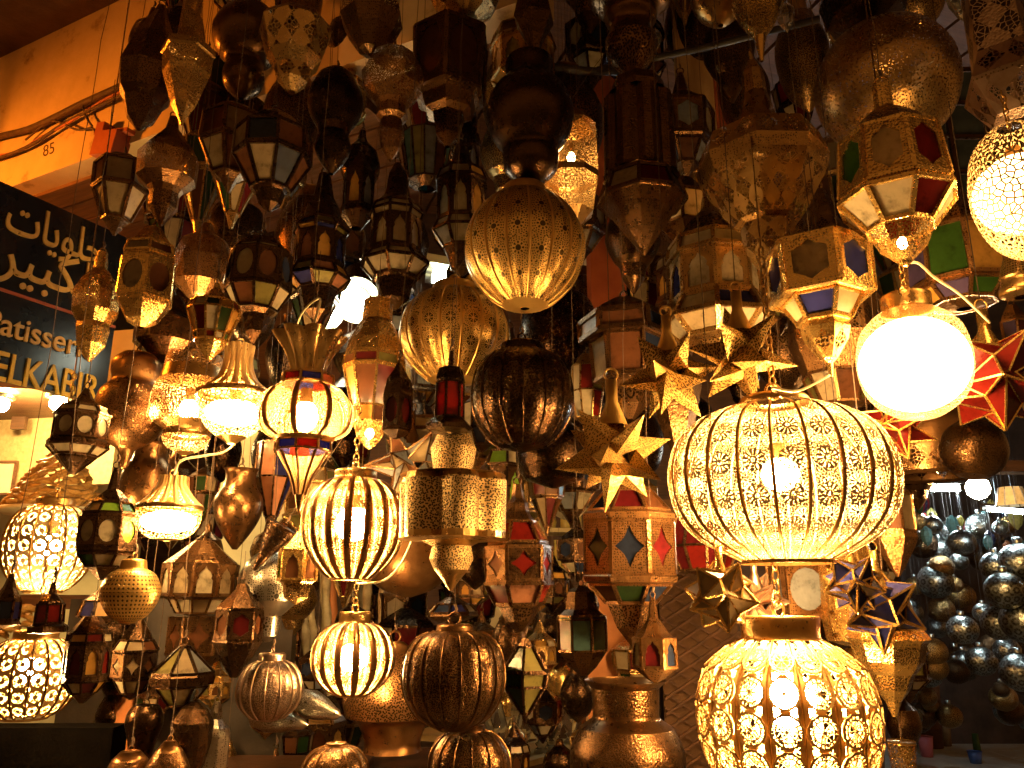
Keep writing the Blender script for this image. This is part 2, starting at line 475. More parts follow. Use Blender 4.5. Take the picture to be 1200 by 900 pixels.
def medallion_mesh(r, mat):
    mb = MB(); K = 24
    def ann(ra, rb, k=K, wob=0.0, z0=0.0, z1=0.004):
        for j in range(k):
            a, b = 2 * math.pi * j / k, 2 * math.pi * (j + 1) / k
            w0 = 1 + wob * (j % 2); w1 = 1 + wob * ((j + 1) % 2)
            p = lambda q, an, z: (q * math.cos(an) * r, q * math.sin(an) * r, z)
            mb.quad(p(ra, a, z1), p(rb * w0, a, z1), p(rb * w1, b, z1), p(ra, b, z1))
            mb.quad(p(rb * w0, a, z0), p(rb * w0, a, z1), p(rb * w1, b, z1), p(rb * w1, b, z0))
    ann(0.93, 1.06, wob=0.05); ann(0.66, 0.74, 16); ann(0.0, 0.13, 8, 0, 0, 0.006)
    for j in range(18):
        a = 2 * math.pi * j / 18
        mb.beam((0.72 * r * math.cos(a), 0.72 * r * math.sin(a), 0.002), (0.96 * r * math.cos(a), 0.96 * r * math.sin(a), 0.002), 0.085 * r, 0.003)
    for j in range(8):
        a = 2 * math.pi * j / 8
        mb.beam((0.10 * r * math.cos(a), 0.10 * r * math.sin(a), 0.002), (0.70 * r * math.cos(a), 0.70 * r * math.sin(a), 0.002), 0.06 * r, 0.003)
    return mb.mesh('medallion', mat)
WARM = (1.0, 0.57, 0.19)
def build(s):
    c, pts = s['c'], s['pts']
    z0 = pts[-1][1]
    root = bpy.data.objects.new(s['name'], None); COL.objects.link(root)
    root.empty_display_size = 0.05
    root.location = (c.x, c.y, z0); tag(root, s['label'], s['cat'], s['group'])
    rx = random.uniform(-0.02, 0.02) if not s['fixed'] else 0
    root.rotation_euler = (rx, s['lean'] + (random.uniform(-0.02, 0.02) if not s['fixed'] else 0), 0)
    loc = [(r, z - z0) for r, z in pts]
    n = s['n']; smooth = s['smooth'] if s['smooth'] is not None else n >= 20
    s['rotv'] = R_(s['rot']) if s['rot'] is not None else random.uniform(0, 6.28)
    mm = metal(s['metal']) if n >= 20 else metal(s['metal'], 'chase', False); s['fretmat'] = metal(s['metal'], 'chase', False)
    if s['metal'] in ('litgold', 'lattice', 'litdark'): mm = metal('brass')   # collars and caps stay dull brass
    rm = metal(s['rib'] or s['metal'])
    kinds = [p[2] if len(p) > 2 else '' for p in s['prof']]
    i = 0; seg = 0; runs = []
    while i < len(loc) - 1:
        k = kinds[i]; j = i + 1
        if k in 'gaoxh': runs.append((k, loc[i:j + 1]))
        else:
            while j < len(loc) - 1 and kinds[j] == k: j += 1
            runs.append((k, loc[i:j + 1]))
        i = j
    nglass = 0
    for ri, (k, pr) in enumerate(runs):
        if k in 'gaoxh':
            build_glass(root, s, k, pr[0], pr[1], mm, nglass); nglass += 1; continue
        pp = catmull(pr, 5 if k in 'PE' else 4) if smooth and len(pr) > 2 else pr
        pt_ = s['pat'].get(k.lower(), 'fine') if isinstance(s['pat'], dict) else s['pat']
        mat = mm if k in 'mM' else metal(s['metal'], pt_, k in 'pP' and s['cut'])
        if ri == 0 and k in 'mM': nm = 'cap'
        elif k in 'pPeE': nm = 'shell' if max(q[0] for q in pr) > 0.8 * max(q[0] for q in loc) else 'bowl'
        elif ri == len(runs) - 1: nm = 'finial'
        else: nm = 'collar'
        g = s['gores'] if k in 'PEM' else 0
        cells = s['cells'] or s['gores'] or 0
        cw = None
        if cells: cw = 2 * math.pi * max(q[0] for q in loc) / cells
        cl = cells
        if cells and not g:
            cl = max(3, round(2 * math.pi * max(q[0] for q in pr) / cw))
        mb = MB().lathe(pp, n if not g else max(n, g * 4), g, (s['mlobe'] if k == 'M' else s['lobe']) if g else 0, cl, s['rotv'], cw)
        if ri == 0 and pp[0][0] > 0.006 and k in 'mM' and not s['lit'] and not s['stand']:   # close the top of a cap
            nn = n if not g else g * max(3, max(n, g * 4) // g)
            mb.f.append(tuple(range(nn))[::-1]); mb.uv = mb.uv and mb.uv + [tuple((0, 0) for _ in range(nn))]
        o = link(nm, mb.mesh(nm, mat, smooth or k in 'PE'), root)
        if k in 'PE' and s['ribw'] > 0:
            w_ = s['ribw'] * 2 * math.pi * max(q[0] for q in pr) / g / 2
            rb = MB()
            for (r, z) in pp:
                ww = w_ * (0.35 + 0.65 * r / max(q[0] for q in pr)); q = r * (1 - s['lobe'])
                rb.v += [(q - 0.001, -ww, z), (q + 0.006, -ww * 0.5, z), (q + 0.006, ww * 0.5, z), (q - 0.001, ww, z)]
            for a in range(len(pp) - 1):
                for b in range(3): rb.f.append((a * 4 + b, a * 4 + b + 1, a * 4 + b + 5, a * 4 + b + 4))
            rme = rb.mesh('rib', rm, True)
            for a in range(g): link('rib', rme, root, rot=(0, 0, s['rotv'] + 2 * math.pi * a / g))
        if pt_ == 'medal' and k in 'P':
            als = [0.0]
            for (ra, za), (rb_, zb) in zip(pp, pp[1:]): als.append(als[-1] + math.hypot(rb_ - ra, zb - za))
            mid = als[-1] / 2; rmx = max(q[0] for q in loc); me = medallion_mesh(cw * 0.44, metal('litgold'))
            kk = int(mid / cw) + 1
            for row in range(-kk, kk + 1):
                al = mid + row * cw
                if al < 0.25 * cw or al > als[-1] - 0.25 * cw: continue
                for a in range(len(pp) - 1):
                    if als[a] <= al <= als[a + 1]:
                        t = (al - als[a]) / (als[a + 1] - als[a]); r = pp[a][0] + t * (pp[a + 1][0] - pp[a][0]); z = pp[a][1] + t * (pp[a + 1][1] - pp[a][1])
                        slope = math.atan2(pp[a + 1][0] - pp[a][0], pp[a][1] - pp[a + 1][1])
                        break
                for b in range(g):
                    an = s['rotv'] + 2 * math.pi * (b + 0.5) / g
                    mo = link('medallion', me, root)
                    m = Matrix.Rotation(an, 4, 'Z') @ Matrix.Translation((r + 0.001, 0, z)) @ Matrix.Rotation(math.pi / 2 - slope, 4, 'Y') @ Matrix.Diagonal((1, r / rmx, 1, 1))
                    mo.matrix_local = m
    # beading round the widest rim of the polygonal ones
    top = loc[0][1]; r0 = loc[0][0]
    if s['cord'] and s['cord'] != 'none':
        rg = max(0.008, min(0.02, 0.12 * max(q[0] for q in loc)))
        link('ring', torus(rg, rg * 0.2).mesh('ring', mm, True), root, (0, 0, top + rg * 0.8), (0, 0, random.uniform(0, 3)))
        zt = top + 2 * rg * 0.8; s['cordz'] = (zt, rg, root)
    if s['lit']:
        y, rp, st = s['lit'][:3]; sq = s['lit'][3] if len(s['lit']) > 3 else (1.25 if rp < 16 else 0.92)
        zb = z_at(c.y, y) - z0; rb = rp * depth_of(c.y, zb + z0) / FPX
        bm_ = ico(rb, 2 if rp < 24 else 4); bm_.v = [(x, y2, z * sq) for x, y2, z in bm_.v]
        link('bulb', bm_.mesh('bulb', emit('bulb', WARM, st), True), root, (0, 0, zb))
        rs = min(rb * 0.5, 0.016); zs = zb + rb * sq * 0.85
        link('bulb_socket', MB().lathe([(rs, zs + 0.04), (rs * 1.1, zs)], 10).mesh('bulb_socket', metal('brass'), True), root)
    return root
def cords():
    for s in SPECS:
        if 'cordz' not in s: continue
        zt, rg, root = s['cordz']; c = s['c']; zw = root.location.z + zt; end = CEIL
        for q in SPECS:
            if q is s: continue
            hd = math.hypot(q['c'].x - c.x, q['c'].y - c.y)
            zm = q['pts'][-1][1]; rm = max(p[0] for p in q['pts'])
            if hd < rm and zm > zw - 0.06: end = min(end, zm + (hd / rm) * 0.5 * (q['pts'][0][1] - zm))
        L = max(end - zw, 0.02)
        mb = MB()
        if s['cord'] == 'chain':
            nl = max(2, int(min(L, 0.5) / (rg * 1.7)))
            for k in range(nl):
                t = torus(rg * 0.75, rg * 0.16, 8, 4, 0.6); zc = k * rg * 1.35 + rg * 0.5; b = len(mb.v)
                rr = Matrix.Rotation((k % 2) * math.pi / 2 + 0.4, 3, 'Z')
                mb.v += [tuple(rr @ Vector(v) + Vector((0, 0, zc))) for v in t.v]; mb.f += [tuple(b + i for i in f) for f in t.f]
            if L > 0.5: mb.tube([(0, 0, nl * rg * 1.35), (0, 0, L)], 0.0022, 4)
            link('chain', mb.mesh('chain', metal('brass'), True), root, (0, 0, zt))
        else:
            k = max(2, int(L / 0.12)); pts = []
            for i in range(k + 1):
                j = 0.0 if i in (0, k) else 0.004
                pts.append((random.uniform(-j, j), random.uniform(-j, j), L * i / k))
            mb.tube(pts, 0.0012, 4)
            mb.tube([(0, 0, 0.0), (0.004, 0.002, 0.012), (0.0, 0.0, 0.024)], 0.004, 5)
            link('cord', mb.mesh('cord', CORD, True), root, (0, 0, zt))

# ------------------------------------------------------------------ stars
PHI = (1 + 5 ** 0.5) / 2
ICO = [Vector(v).normalized() for a in (-1, 1) for b in (-PHI, PHI) for v in ((0, a, b), (a, b, 0), (b, 0, a))]
DOD = [Vector((x, y, z)).normalized() for x in (-1, 1) for y in (-1, 1) for z in (-1, 1)] + \
      [Vector(v).normalized() for a in (-1 / PHI, 1 / PHI) for b in (-PHI, PHI) for v in ((0, a, b), (a, b, 0), (b, 0, a))]
STARS = []
def star(label, cx, cy, wpx, d, metal_='brass', pane=None, pat='sparse', euler=(0, 0, 0), core=0.46, captop=None, group='star lanterns', name='star_lantern', lit=None):
    c = P(cx, cy, d); Rr = wpx * 1.16 / 2 * d / FPX
    root = bpy.data.objects.new(name, None); COL.objects.link(root)
    root.location = c; root.empty_display_size = 0.05
    tag(root, label, 'star lantern', group)
    from mathutils import Euler
    rotm = Euler(euler).to_matrix(); mm = metal(metal_)
    best = max(range(12), key=lambda i: (rotm @ ICO[i]).z)
    fr = MB()
    for si, dirv in enumerate(ICO):
        b = sorted(DOD, key=lambda q: -q.dot(dirv))[:5]
        ux = (b[0] - dirv * b[0].dot(dirv)).normalized(); uy = dirv.cross(ux)
        b.sort(key=lambda q: math.atan2(q.dot(uy), q.dot(ux)))
        tip = rotm @ (dirv * Rr); bs = [rotm @ (q * Rr * core) for q in b]
        if pane is None:
            mb = MB()
            for k in range(5):
                i = len(mb.v); mb.v += [tuple(tip), tuple(bs[k]), tuple(bs[(k + 1) % 5])]; mb.f.append((i, i + 1, i + 2))
                mb.uv.append(((0.5, 3.2), (0, 0.5), (1, 0.5)))
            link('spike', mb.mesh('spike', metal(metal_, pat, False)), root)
        else:
            for k in range(5):
                mb = MB(); A, B, C = tip, bs[k], bs[(k + 1) % 5]; nn = (B - A).cross(C - A).normalized()
                mb.quad(A, B, C); mb.quad(A - nn * .003, C - nn * .003, B - nn * .003)
                link('pane', mb.mesh('pane', glass(pane if not isinstance(pane, (list, tuple)) else pane[k % len(pane)])), root)
                fr.beam(A, B, 0.0048)
                if k == 0 or True: fr.beam(B, C, 0.0040)
    if pane is not None: link('frame', fr.mesh('frame', mm), root)
    tp = rotm @ (ICO[best] * Rr)
    hr = Rr * 0.10
    zt = Rr * 0.88; zc = zt + Rr * 0.36
    link('cap', MB().lathe([(hr * 0.8, zc), (hr, zc), (hr, zt), (hr * 2.6, zt - Rr * 0.42)], 12, cells=6).mesh('cap', mm, True), root)
    link('ring', torus(hr * 1.1, hr * 0.2).mesh('ring', mm, True), root, (0, 0, zc + hr))
    L = CEIL - (c.z + zc + hr * 2)
    link('cord', MB().tube([(0, 0, 0), (0.003, 0, L * .3), (0, 0.003, L * .7), (0, 0, L)], 0.0016, 4).mesh('cord', CORD, True), root, (0, 0, zc + hr * 2))
    return root

# ------------------------------------------------------------------ the setting
# street ground
g = MB(); S = 40
g.quad((-S, -S, 0), (S, -S, 0), (S, S, 0), (-S, S, 0))
struct('ground', g, plain('paving', [(0.3, (0.10, 0.085, 0.065)), (0.7, (0.22, 0.19, 0.15))], 3, 0.6, 0.3))
# reed-and-timber roof over the lane
g = MB(); g.box((0, 5.0, CEIL + 0.12), (16, 10.4, 0.16))
struct('market_roof', g, WOOD)
for i in range(20):
    o = link('roof_slat', MB().box((0, 0, 0), (0.26, 5.6, 0.03)).mesh('roof_slat', WOODX), bpy.data.objects['market_roof'], (-0.2 + i * 0.30, 4.3, CEIL + 0.02), (0, random.uniform(-0.02, 0.02), R_(20)))
# shop: back wall, side pier, posts
g = MB(); g.box((-0.3, 6.3, 2.4), (5.2, 0.2, 4.9)); struct('wall_back', g, WOOD)
for (x0, y0, x1, y1, d) in ((236, 500, 350, 800, 4.6), (560, 640, 640, 860, 4.7), (664, 250, 702, 380, 4.6)):   # plastered pieces of the back wall seen in the gaps
    a = P(x0, y1, d); b = P(x1, y0, d); o = link('wall_plaster', MB().box((0, 0, 0), (b.x - a.x, 0.06, b.z - a.z)).mesh('wall_plaster', CREAM), None, ((a.x + b.x) / 2, (a.y + b.y) / 2, (a.z + b.z) / 2)); o['kind'] = 'structure'
A_ = Vector((math.sin(R_(27)), math.cos(R_(27)), 0)); B_ = Vector((-A_.y, A_.x, 0))
def wall_along(name, p, q, z0, z1, th, mat):
    p, q = Vector(p), Vector(q); d = (q - p); L = d.length; an = math.atan2(d.y, d.x)
    m = MB().box((0, 0, 0), (L, th, z1 - z0))
    o = link(name, m.mesh(name, mat), None, ((p.x + q.x) / 2, (p.y + q.y) / 2, (z0 + z1) / 2), (0, 0, an)); o['kind'] = 'structure'; return o
# fascia beam of ochre plaster over the shop fronts
p0 = P(70, 130, 4.6); nB = A_
a = ray_plane(-260, 200, p0, nB); b = ray_plane(640, 40, p0, nB)
zl = ray_plane(80, 208, p0, nB).z; zh = ray_plane(70, 38, p0, nB).z
fas = wall_along('fascia_wall', (a.x, a.y), (b.x, b.y), zl, zh, 0.16, PLASTER)
# eaves boards over the fascia
for k in range(4):
    off = -nB * (0.10 + 0.2 * k)
    wall_along('eaves_board', (a.x + off.x, a.y + off.y), (b.x + off.x, b.y + off.y), zh + 0.012 + 0.05 * k, zh + 0.075 + 0.05 * k, 0.19, WOODX)
# wooden soffit boards under the fascia
for k in range(6):
    off = nB * (0.12 + 0.16 * k)
    wall_along('soffit_board', (a.x + off.x, a.y + off.y), (b.x + off.x * 1 - 0.9, b.y + off.y + 0.45), zl - 0.02 + 0.004 * (k % 2), zl + 0.02 + 0.004 * (k % 2), 0.15, WOODX)
# posts and planks of the stall
def post(name, x0, x1, ytop, ybot, d, mat, label, cat, th=0.08):
    c0 = P((x0 + x1) / 2, ybot, d); zt = z_at(c0.y, ytop); wd = (x1 - x0) * d / FPX
    o = link(name, MB().box((0, 0, (zt - c0.z) / 2), (wd, th, zt - c0.z)).mesh(name, mat), None, (c0.x, c0.y, c0.z), (0, 0, 0.15)); tag(o, label, cat); return o
post('wooden_post', 692, 735, -40, 420, 3.7, REDWALL, 'red painted wooden post behind the hanging lanterns above the brass star', 'post')
post('painted_post', 690, 760, 655, 1150, 3.2, ORANGE, 'orange painted post behind the big brass urn', 'post')
post('painted_post', 108, 127, 795, 1100, 2.7, ORANGE, 'narrow orange painted post at the lower left behind the red pane lantern', 'post')
post('plank_board', 797, 842, -30, 185, 3.6, plain('pale_plank', [(0.3, (0.30, 0.17, 0.07)), (0.7, (0.52, 0.33, 0.15))], 3, 0.6, 0.3, (6, 6, 1)), 'pale upright wooden plank between the upper lanterns', 'plank', 0.03)
post('door_jamb', 838, 872, 95, 185, 3.7, REDWALL, 'red wooden door jamb beside the pale plank', 'post')
post('dark_post', 786, 796, 560, 1150, 3.3, BLACK, 'black upright bar beside the diamond lattice screen', 'post', 0.03)
# diamond lattice screen
c0 = P(822, 760, 3.5); wd = 0.34; hh = 1.3
scr = bpy.data.objects.new('lattice_screen', None); COL.objects.link(scr); scr.location = (c0.x, c0.y, c0.z - hh / 2); tag(scr, 'dark diamond lattice screen behind the amber star', 'screen')
lm = MB().beam((0, 0, 0), (wd, 0, wd * 0.62), 0.012, 0.010).mesh('slat', WOODX); lm2 = MB().beam((wd, 0.011, 0), (0, 0.011, wd * 0.62), 0.012, 0.010).mesh('slat', WOODX)
for k in range(19):
    link('slat', lm, scr, (-wd / 2, -0.01, k * 0.062 - 0.05)); link('slat', lm2, scr, (-wd / 2, -0.01, k * 0.062 - 0.05))
link('backing', MB().box((0, 0.03, hh / 2), (wd, 0.01, hh)).mesh('backing', plain('brown_cloth', [(0.3, (0.09, 0.045, 0.02)), (0.7, (0.17, 0.085, 0.04))], 20, 0.8, 0.2)), scr)
# iron hanging rails
def rail(p, q, label, r=0.014):
    p, q = Vector(p), Vector(q)
    o = link('hanging_rail', MB().tube([Vector((0, 0, 0)), (q - p) / 2 + Vector((0, 0, -0.01)), q - p], r, 6).mesh('hanging_rail', BLACK, True), None, p); tag(o, label, 'rail'); return o
rail(P(700, 82, 3.1), P(960, 22, 2.9), 'dark iron hanging rail crossing the pale plank at the top')
rail(P(640, 78, 3.3), P(735, 84, 3.3), 'short iron rail end in front of the red post', 0.018)
# black sign board with gold lettering, over the pastry shop
sp = P(60, 340, 3.3); nS = B_
s_tl, s_bl = ray_plane(-60, 186, sp, nS), ray_plane(-60, 428, sp, nS)
s_tr, s_br = ray_plane(122, 266, sp, nS), ray_plane(122, 474, sp, nS)
s_z0, s_z1 = (s_bl.z + s_br.z) / 2, (s_tl.z + s_tr.z) / 2
base = Vector((s_bl.x, s_bl.y, 0)); Ls = (Vector((s_br.x, s_br.y, 0)) - base).length
sign = bpy.data.objects.new('shop_sign', None); COL.objects.link(sign); sign.location = (base.x, base.y, s_z0)
sign.rotation_euler = (0, 0, math.atan2(A_.y, A_.x)); tag(sign, 'black shop sign with gold Arabic and Latin lettering over the pastry shop', 'sign')
Hs = s_z1 - s_z0
link('board', MB().box((Ls / 2, 0.02, Hs / 2), (Ls, 0.04, Hs)).mesh('board', plain('sign_black', [(0.3, (0.006, 0.007, 0.010)), (0.7, (0.015, 0.017, 0.022))], 3, 0.22, 0.05)), sign)
def sign_uv(px, py):
    q = ray_plane(px, py, sp, nS); return (Vector((q.x, q.y, 0)) - base).dot(A_), q.z - s_z0
link('board_trim', MB().box((Ls / 2, -0.004, sign_uv(45, 354)[1]), (Ls, 0.006, 0.012)).mesh('board_trim', REDWALL), sign)
GOLDP = plain('gold_paint', [(0.3, (0.62, 0.36, 0.08)), (0.7, (0.80, 0.50, 0.13))], 8, 0.45, 0.1)
def to_mesh(o):
    me = bpy.data.meshes.new_from_object(o.evaluated_get(bpy.context.evaluated_depsgraph_get()))
    n = link(o.name.split('.')[0], me, o.parent, o.location, o.rotation_euler, o.scale); bpy.data.objects.remove(o)
    return n
YELLOWP = plain('yellow_paint', [(0.3, (0.70, 0.42, 0.03)), (0.7, (0.85, 0.56, 0.05))], 8, 0.45, 0.1)
def words(body, px, px2, top, bot, name='lettering', mat=None):
    """text that spans the photograph columns px..px2, its box reaching the two given points"""
    zt, zb = sign_uv(*top)[1], sign_uv(*bot)[1]
    x0, x1 = sign_uv(px, (top[1] + bot[1]) / 2)[0], sign_uv(px2, (top[1] + bot[1]) / 2)[0]
    cu = bpy.data.curves.new(name, 'FONT'); cu.body = body; cu.size = 1.0; cu.extrude = 0.004; cu.offset = 0.006
    cu.materials.append(mat or GOLDP)
    o = bpy.data.objects.new(name, cu); COL.objects.link(o)
    bpy.context.view_layer.update()
    bb = [Vector(v) for v in o.bound_box]; wx = max(v.x for v in bb) - min(v.x for v in bb); wz = max(v.y for v in bb) - min(v.y for v in bb)
    sx, sz = (x1 - x0) / wx, (zt - zb) / wz
    o.scale = (sx, sz, 1); o.rotation_euler = (math.pi / 2, 0, 0); o.parent = sign
    o.location = (x0 - min(v.x for v in bb) * sx, -0.006, zb - min(v.y for v in bb) * sz)
    return to_mesh(o)
words('\uFE95\uFE8E\uFEF3\uFEEE\uFEE0\uFEA3', 3, 122, (53, 247), (60, 303))
words('\uFEAE\uFEF4\uFE92\uFEDC\uFEDF\uFE8D', -8, 118, (90, 303), (26, 342))
words('Patisserie', -20, 113, (33, 375), (33, 402))
words('ELKABIR', -8, 118, (10, 414), (10, 449), mat=YELLOWP)
# cables, junction box, bracket and the painted mark on the fascia
pf = p0 - nB * 0.115
def on_f(px, py, off=0.0): return ray_plane(px, py, pf - nB * off, nB)
def cable(name, pxs, r, mat, label, cat='cable', plane=True, d=None):
    pts = [on_f(*q) for q in pxs] if plane else [P(q[0], q[1], q[2] if len(q) > 2 else d) for q in pxs]
    o_ = pts[0].copy(); cp = catmull([tuple(p - o_) for p in pts], 5)
    cp = [cp[0]] + [(q[0], q[1], q[2]) for q in cp[1:]]
    # catmull clamps its first coordinate, so rebuild it here
    out = []
    v = [p - o_ for p in pts]
    for i in range(len(v) - 1):
        a0, a1, a2, a3 = v[max(i - 1, 0)], v[i], v[i + 1], v[min(i + 2, len(v) - 1)]
        for k in range(6):
            t = k / 6
            out.append(0.5 * ((2 * a1) + (a2 - a0) * t + (2 * a0 - 5 * a1 + 4 * a2 - a3) * t * t + (3 * a1 - a0 - 3 * a2 + a3) * t ** 3))
    out.append(v[-1])
    o = link(name, MB().tube(out, r, 6).mesh(name, mat, True), None, o_); tag(o, label, cat); return o
DARKC = plain('old_cable', [(0.3, (0.04, 0.02, 0.012)), (0.7, (0.10, 0.05, 0.03))], 20, 0.7, 0.3)
cable('cable_bundle', [(-40, 172), (0, 160), (35, 151), (70, 135), (100, 120), (145, 100)], 0.020, DARKC, 'thick upper cable bundle running up the ochre wall')
cable('cable', [(-30, 192), (5, 183), (40, 168), (75, 145), (110, 127), (148, 110)], 0.010, DARKC, 'lower dark cable just under the thick bundle on the ochre wall')
cable('cable', [(-30, 184), (15, 179), (50, 160), (85, 141), (120, 118), (150, 104)], 0.007, REDWALL, 'thin reddish cable twisted along the lower cable')
cable('cable', [(30, 164), (60, 142), (90, 152), (108, 150), (112, 158)], 0.006, DARKC, 'thin loose wire hanging into the junction box')
cable('cable', [(96, 118), (100, 135), (108, 148)], 0.006, DARKC, 'short wire dropping from the bundle to the junction box')
jb = on_f(130, 171); o = link('junction_box', MB().box((0, 0, 0), (0.17, 0.09, 0.13)).box((-0.09, 0, 0.09), (0.06, 0.06, 0.07)).box((0.09, 0, 0.07), (0.08, 0.05, 0.02)).mesh('junction_box', REDWALL), None, jb, (0, 0.2, math.atan2(B_.y, B_.x) + math.pi)); tag(o, 'brown junction box on the ochre wall below the cables', 'junction box')
cu = bpy.data.curves.new('wall_number', 'FONT'); cu.body = '85'; cu.size = 0.105; cu.extrude = 0.0006; cu.shear = -0.2; cu.materials.append(DARKC)
o = bpy.data.objects.new('wall_number', cu); COL.objects.link(o); o.location = ray_plane(50, 184, p0 - nB * 0.0805, nB); o.rotation_euler = (math.pi / 2, 0, math.atan2(-B_.y, -B_.x)); o.parent = None
o = to_mesh(o); tag(o, 'dark number 85 painted on the ochre wall under the cables', 'number')
br = on_f(218, 30, 0.25); mb = MB(); pts = []
for k in range(22):
    t = k / 21 * 4.2 * math.pi / 2; rr = 0.05 * (1 - k / 30); pts.append((rr * math.cos(t), 0, rr * math.sin(t)))
mb.tube(pts, 0.010, 6); mb.tube([(0.05, 0, 0), (0.06, 0, 0.12), (0.10, 0, 0.3), (0.1, 0, 0.5)], 0.012, 6); mb.tube([(0.02, 0, -0.05), (-0.08, 0, 0.05), (-0.1, 0, 0.2), (-0.1, 0, 0.5)], 0.010, 6)
o = link('iron_scroll', mb.mesh('iron_scroll', BLACK, True), None, br, (0, 0, -0.3)); tag(o, 'black wrought iron scroll bracket at the top left', 'bracket')
# orange lamp added out of view to the left, to light the fascia
wc = on_f(-330, 150, 1.1); rt = bpy.data.objects.new('added_wall_lamp', None); COL.objects.link(rt); rt.location = wc; tag(rt, 'orange wall lamp added out of view to light the ochre fascia', 'wall lamp')
link('bulb', ico(0.06, 2).mesh('bulb', emit('sodium', (1.0, 0.27, 0.018), 1150.0), True), rt)
link('shade', MB().lathe([(0.03, 0.22), (0.06, 0.18), (0.13, 0.08)], 20).mesh('shade', BLACK, True), rt)
link('bracket', MB().tube([(0, 0, 0.22), (0, 0, 0.30), tuple(nB * 0.3 + Vector((0, 0, 0.34))), tuple(nB * 1.19 + Vector((0, 0, 0.20)))], 0.012, 6).mesh('bracket', BLACK, True), rt)
# ---- pastry shop on the left
wl = P(60, 640, 5.2)
g = MB(); g.box((0, 0, 0), (3.0, 0.12, 3.4)); o = link('wall_pastry_shop', g.mesh('wall_pastry_shop', CREAM), None, (wl.x - 0.92, wl.y + 0.3, 1.7), (0, 0, R_(-12))); o['kind'] = 'structure'
sh = P(-10, 486, 4.3); sh2 = P(150, 488, 4.7)
wall_along('ceiling_pastry_shop', (sh.x - 1.2, sh.y), (sh2.x, sh2.y), sh.z + 0.05, sh.z + 0.10, 1.4, WOODX)
for (x, y, lab) in ((2, 467, 'small bright ceiling spotlight under the sign at the left edge'), (69, 466, 'small bright ceiling spotlight under the letters of the sign')):
    c = P(x, y, 4.0)
    rt = bpy.data.objects.new('ceiling_spotlight', None); COL.objects.link(rt); rt.location = c; tag(rt, lab, 'spotlight', 'spotlights of the pastry shop')
    link('rim', MB().lathe([(0.06, 0.02), (0.062, 0.0), (0.05, -0.006)], 16).mesh('rim', metal('silver'), True), rt)
    link('bulb', ico(0.040, 2).mesh('bulb', emit('spot', (1, 0.64, 0.22), 900.0), True), rt, (0, 0, -0.030))
# shelf with mirror strip and counter
c = P(40, 528, 4.6)
o = link('wall_panel', MB().box((0, 0, 0), (1.1, 0.06, 0.42)).mesh('wall_panel', plain('speckled_panel', [(0.3, (0.42, 0.30, 0.13)), (0.7, (0.60, 0.46, 0.24))], 40, 0.6, 0.3)), None, c, (0, 0, R_(-12))); tag(o, 'speckled ochre wall panel at the back of the pastry shop', 'panel')
c = P(25, 497, 4.5)
o = link('small_vent', MB().box((0, 0, 0), (0.075, 0.03, 0.07)).mesh('small_vent', WOOD), None, c + Vector((0, -0.02, 0))); tag(o, 'small square brown wall vent below the spotlight', 'vent')
c = P(2, 560, 4.5)
rt = bpy.data.objects.new('wall_picture', None); COL.objects.link(rt); rt.location = c; tag(rt, 'small framed wall picture at the left edge of the pastry shop', 'picture')
link('frame', MB().box((0, 0, 0.09), (0.15, 0.02, 0.012)).box((0, 0, -0.09), (0.15, 0.02, 0.012)).box((0.07, 0, 0), (0.012, 0.02, 0.17)).box((-0.07, 0, 0), (0.012, 0.02, 0.17)).mesh('frame', WOODX), rt)
link('picture_sheet', MB().box((0, 0.004, 0), (0.13, 0.004, 0.168)).mesh('picture_sheet', CREAM), rt)
ct = P(40, 672, 3.5)
g = MB(); g.box((0, 0, 0), (1.5, 0.5, 0.06)); o = link('pastry_counter', g.mesh('pastry_counter', WOODX), None, (ct.x - 0.4, ct.y + 0.25, ct.z - 0.12)); tag(o, 'wooden counter of the pastry shop behind the glowing ring lanterns', 'counter')
# cone of fritters on a stand
pc = P(64, 600, 3.55)
rt = bpy.data.objects.new('cake_stand', None); COL.objects.link(rt); rt.location = pc; tag(rt, 'white cake stand under the cone of fried pastries', 'cake stand')
link('plate', MB().lathe([(0.02, 0.0), (0.22, 0.012), (0.225, -0.01), (0.02, -0.03)], 28).mesh('plate', CREAM, True), rt)
link('foot', MB().lathe([(0.09, -0.02), (0.08, -0.10), (0.11, -0.16)], 20).mesh('foot', CREAM, True), rt)
FRY = plain('fried_pastry', [(0.3, (0.36, 0.17, 0.03)), (0.7, (0.66, 0.38, 0.10))], 25, 0.35, 0.5)
fm = []
for v in range(4):
    q = [(-0.045 + 0.09 * i / 5, 0.010 * math.sin(i * 1.3 + v), 0.006 * math.cos(i * 1.1 + v)) for i in range(6)]
    fm.append(MB().tube(q, [0.004, 0.011, 0.014, 0.014, 0.011, 0.004], 6).mesh('fritter', FRY, True))
lev = 15
for l in range(lev):
    rad = 0.195 * (1 - l / (lev - 0.4)) ** 0.8; m = max(2, int(2 * math.pi * rad / 0.075))
    for k in range(m):
        an = 2 * math.pi * (k + 0.5 * (l % 2)) / m + random.uniform(-0.1, 0.1)
        if math.sin(an) > 0.55: continue
        o = link('fritter', random.choice(fm), None, (pc.x + rad * math.cos(an), pc.y + rad * math.sin(an), pc.z + 0.022 + l * 0.0185), (random.uniform(-.3, .3), random.uniform(-.3, .3), an + math.pi / 2 + random.uniform(-.35, .35)))
        tag(o, 'golden fried pastry in the tall cone on the cake stand', 'pastry', 'pastries in the tall cone')
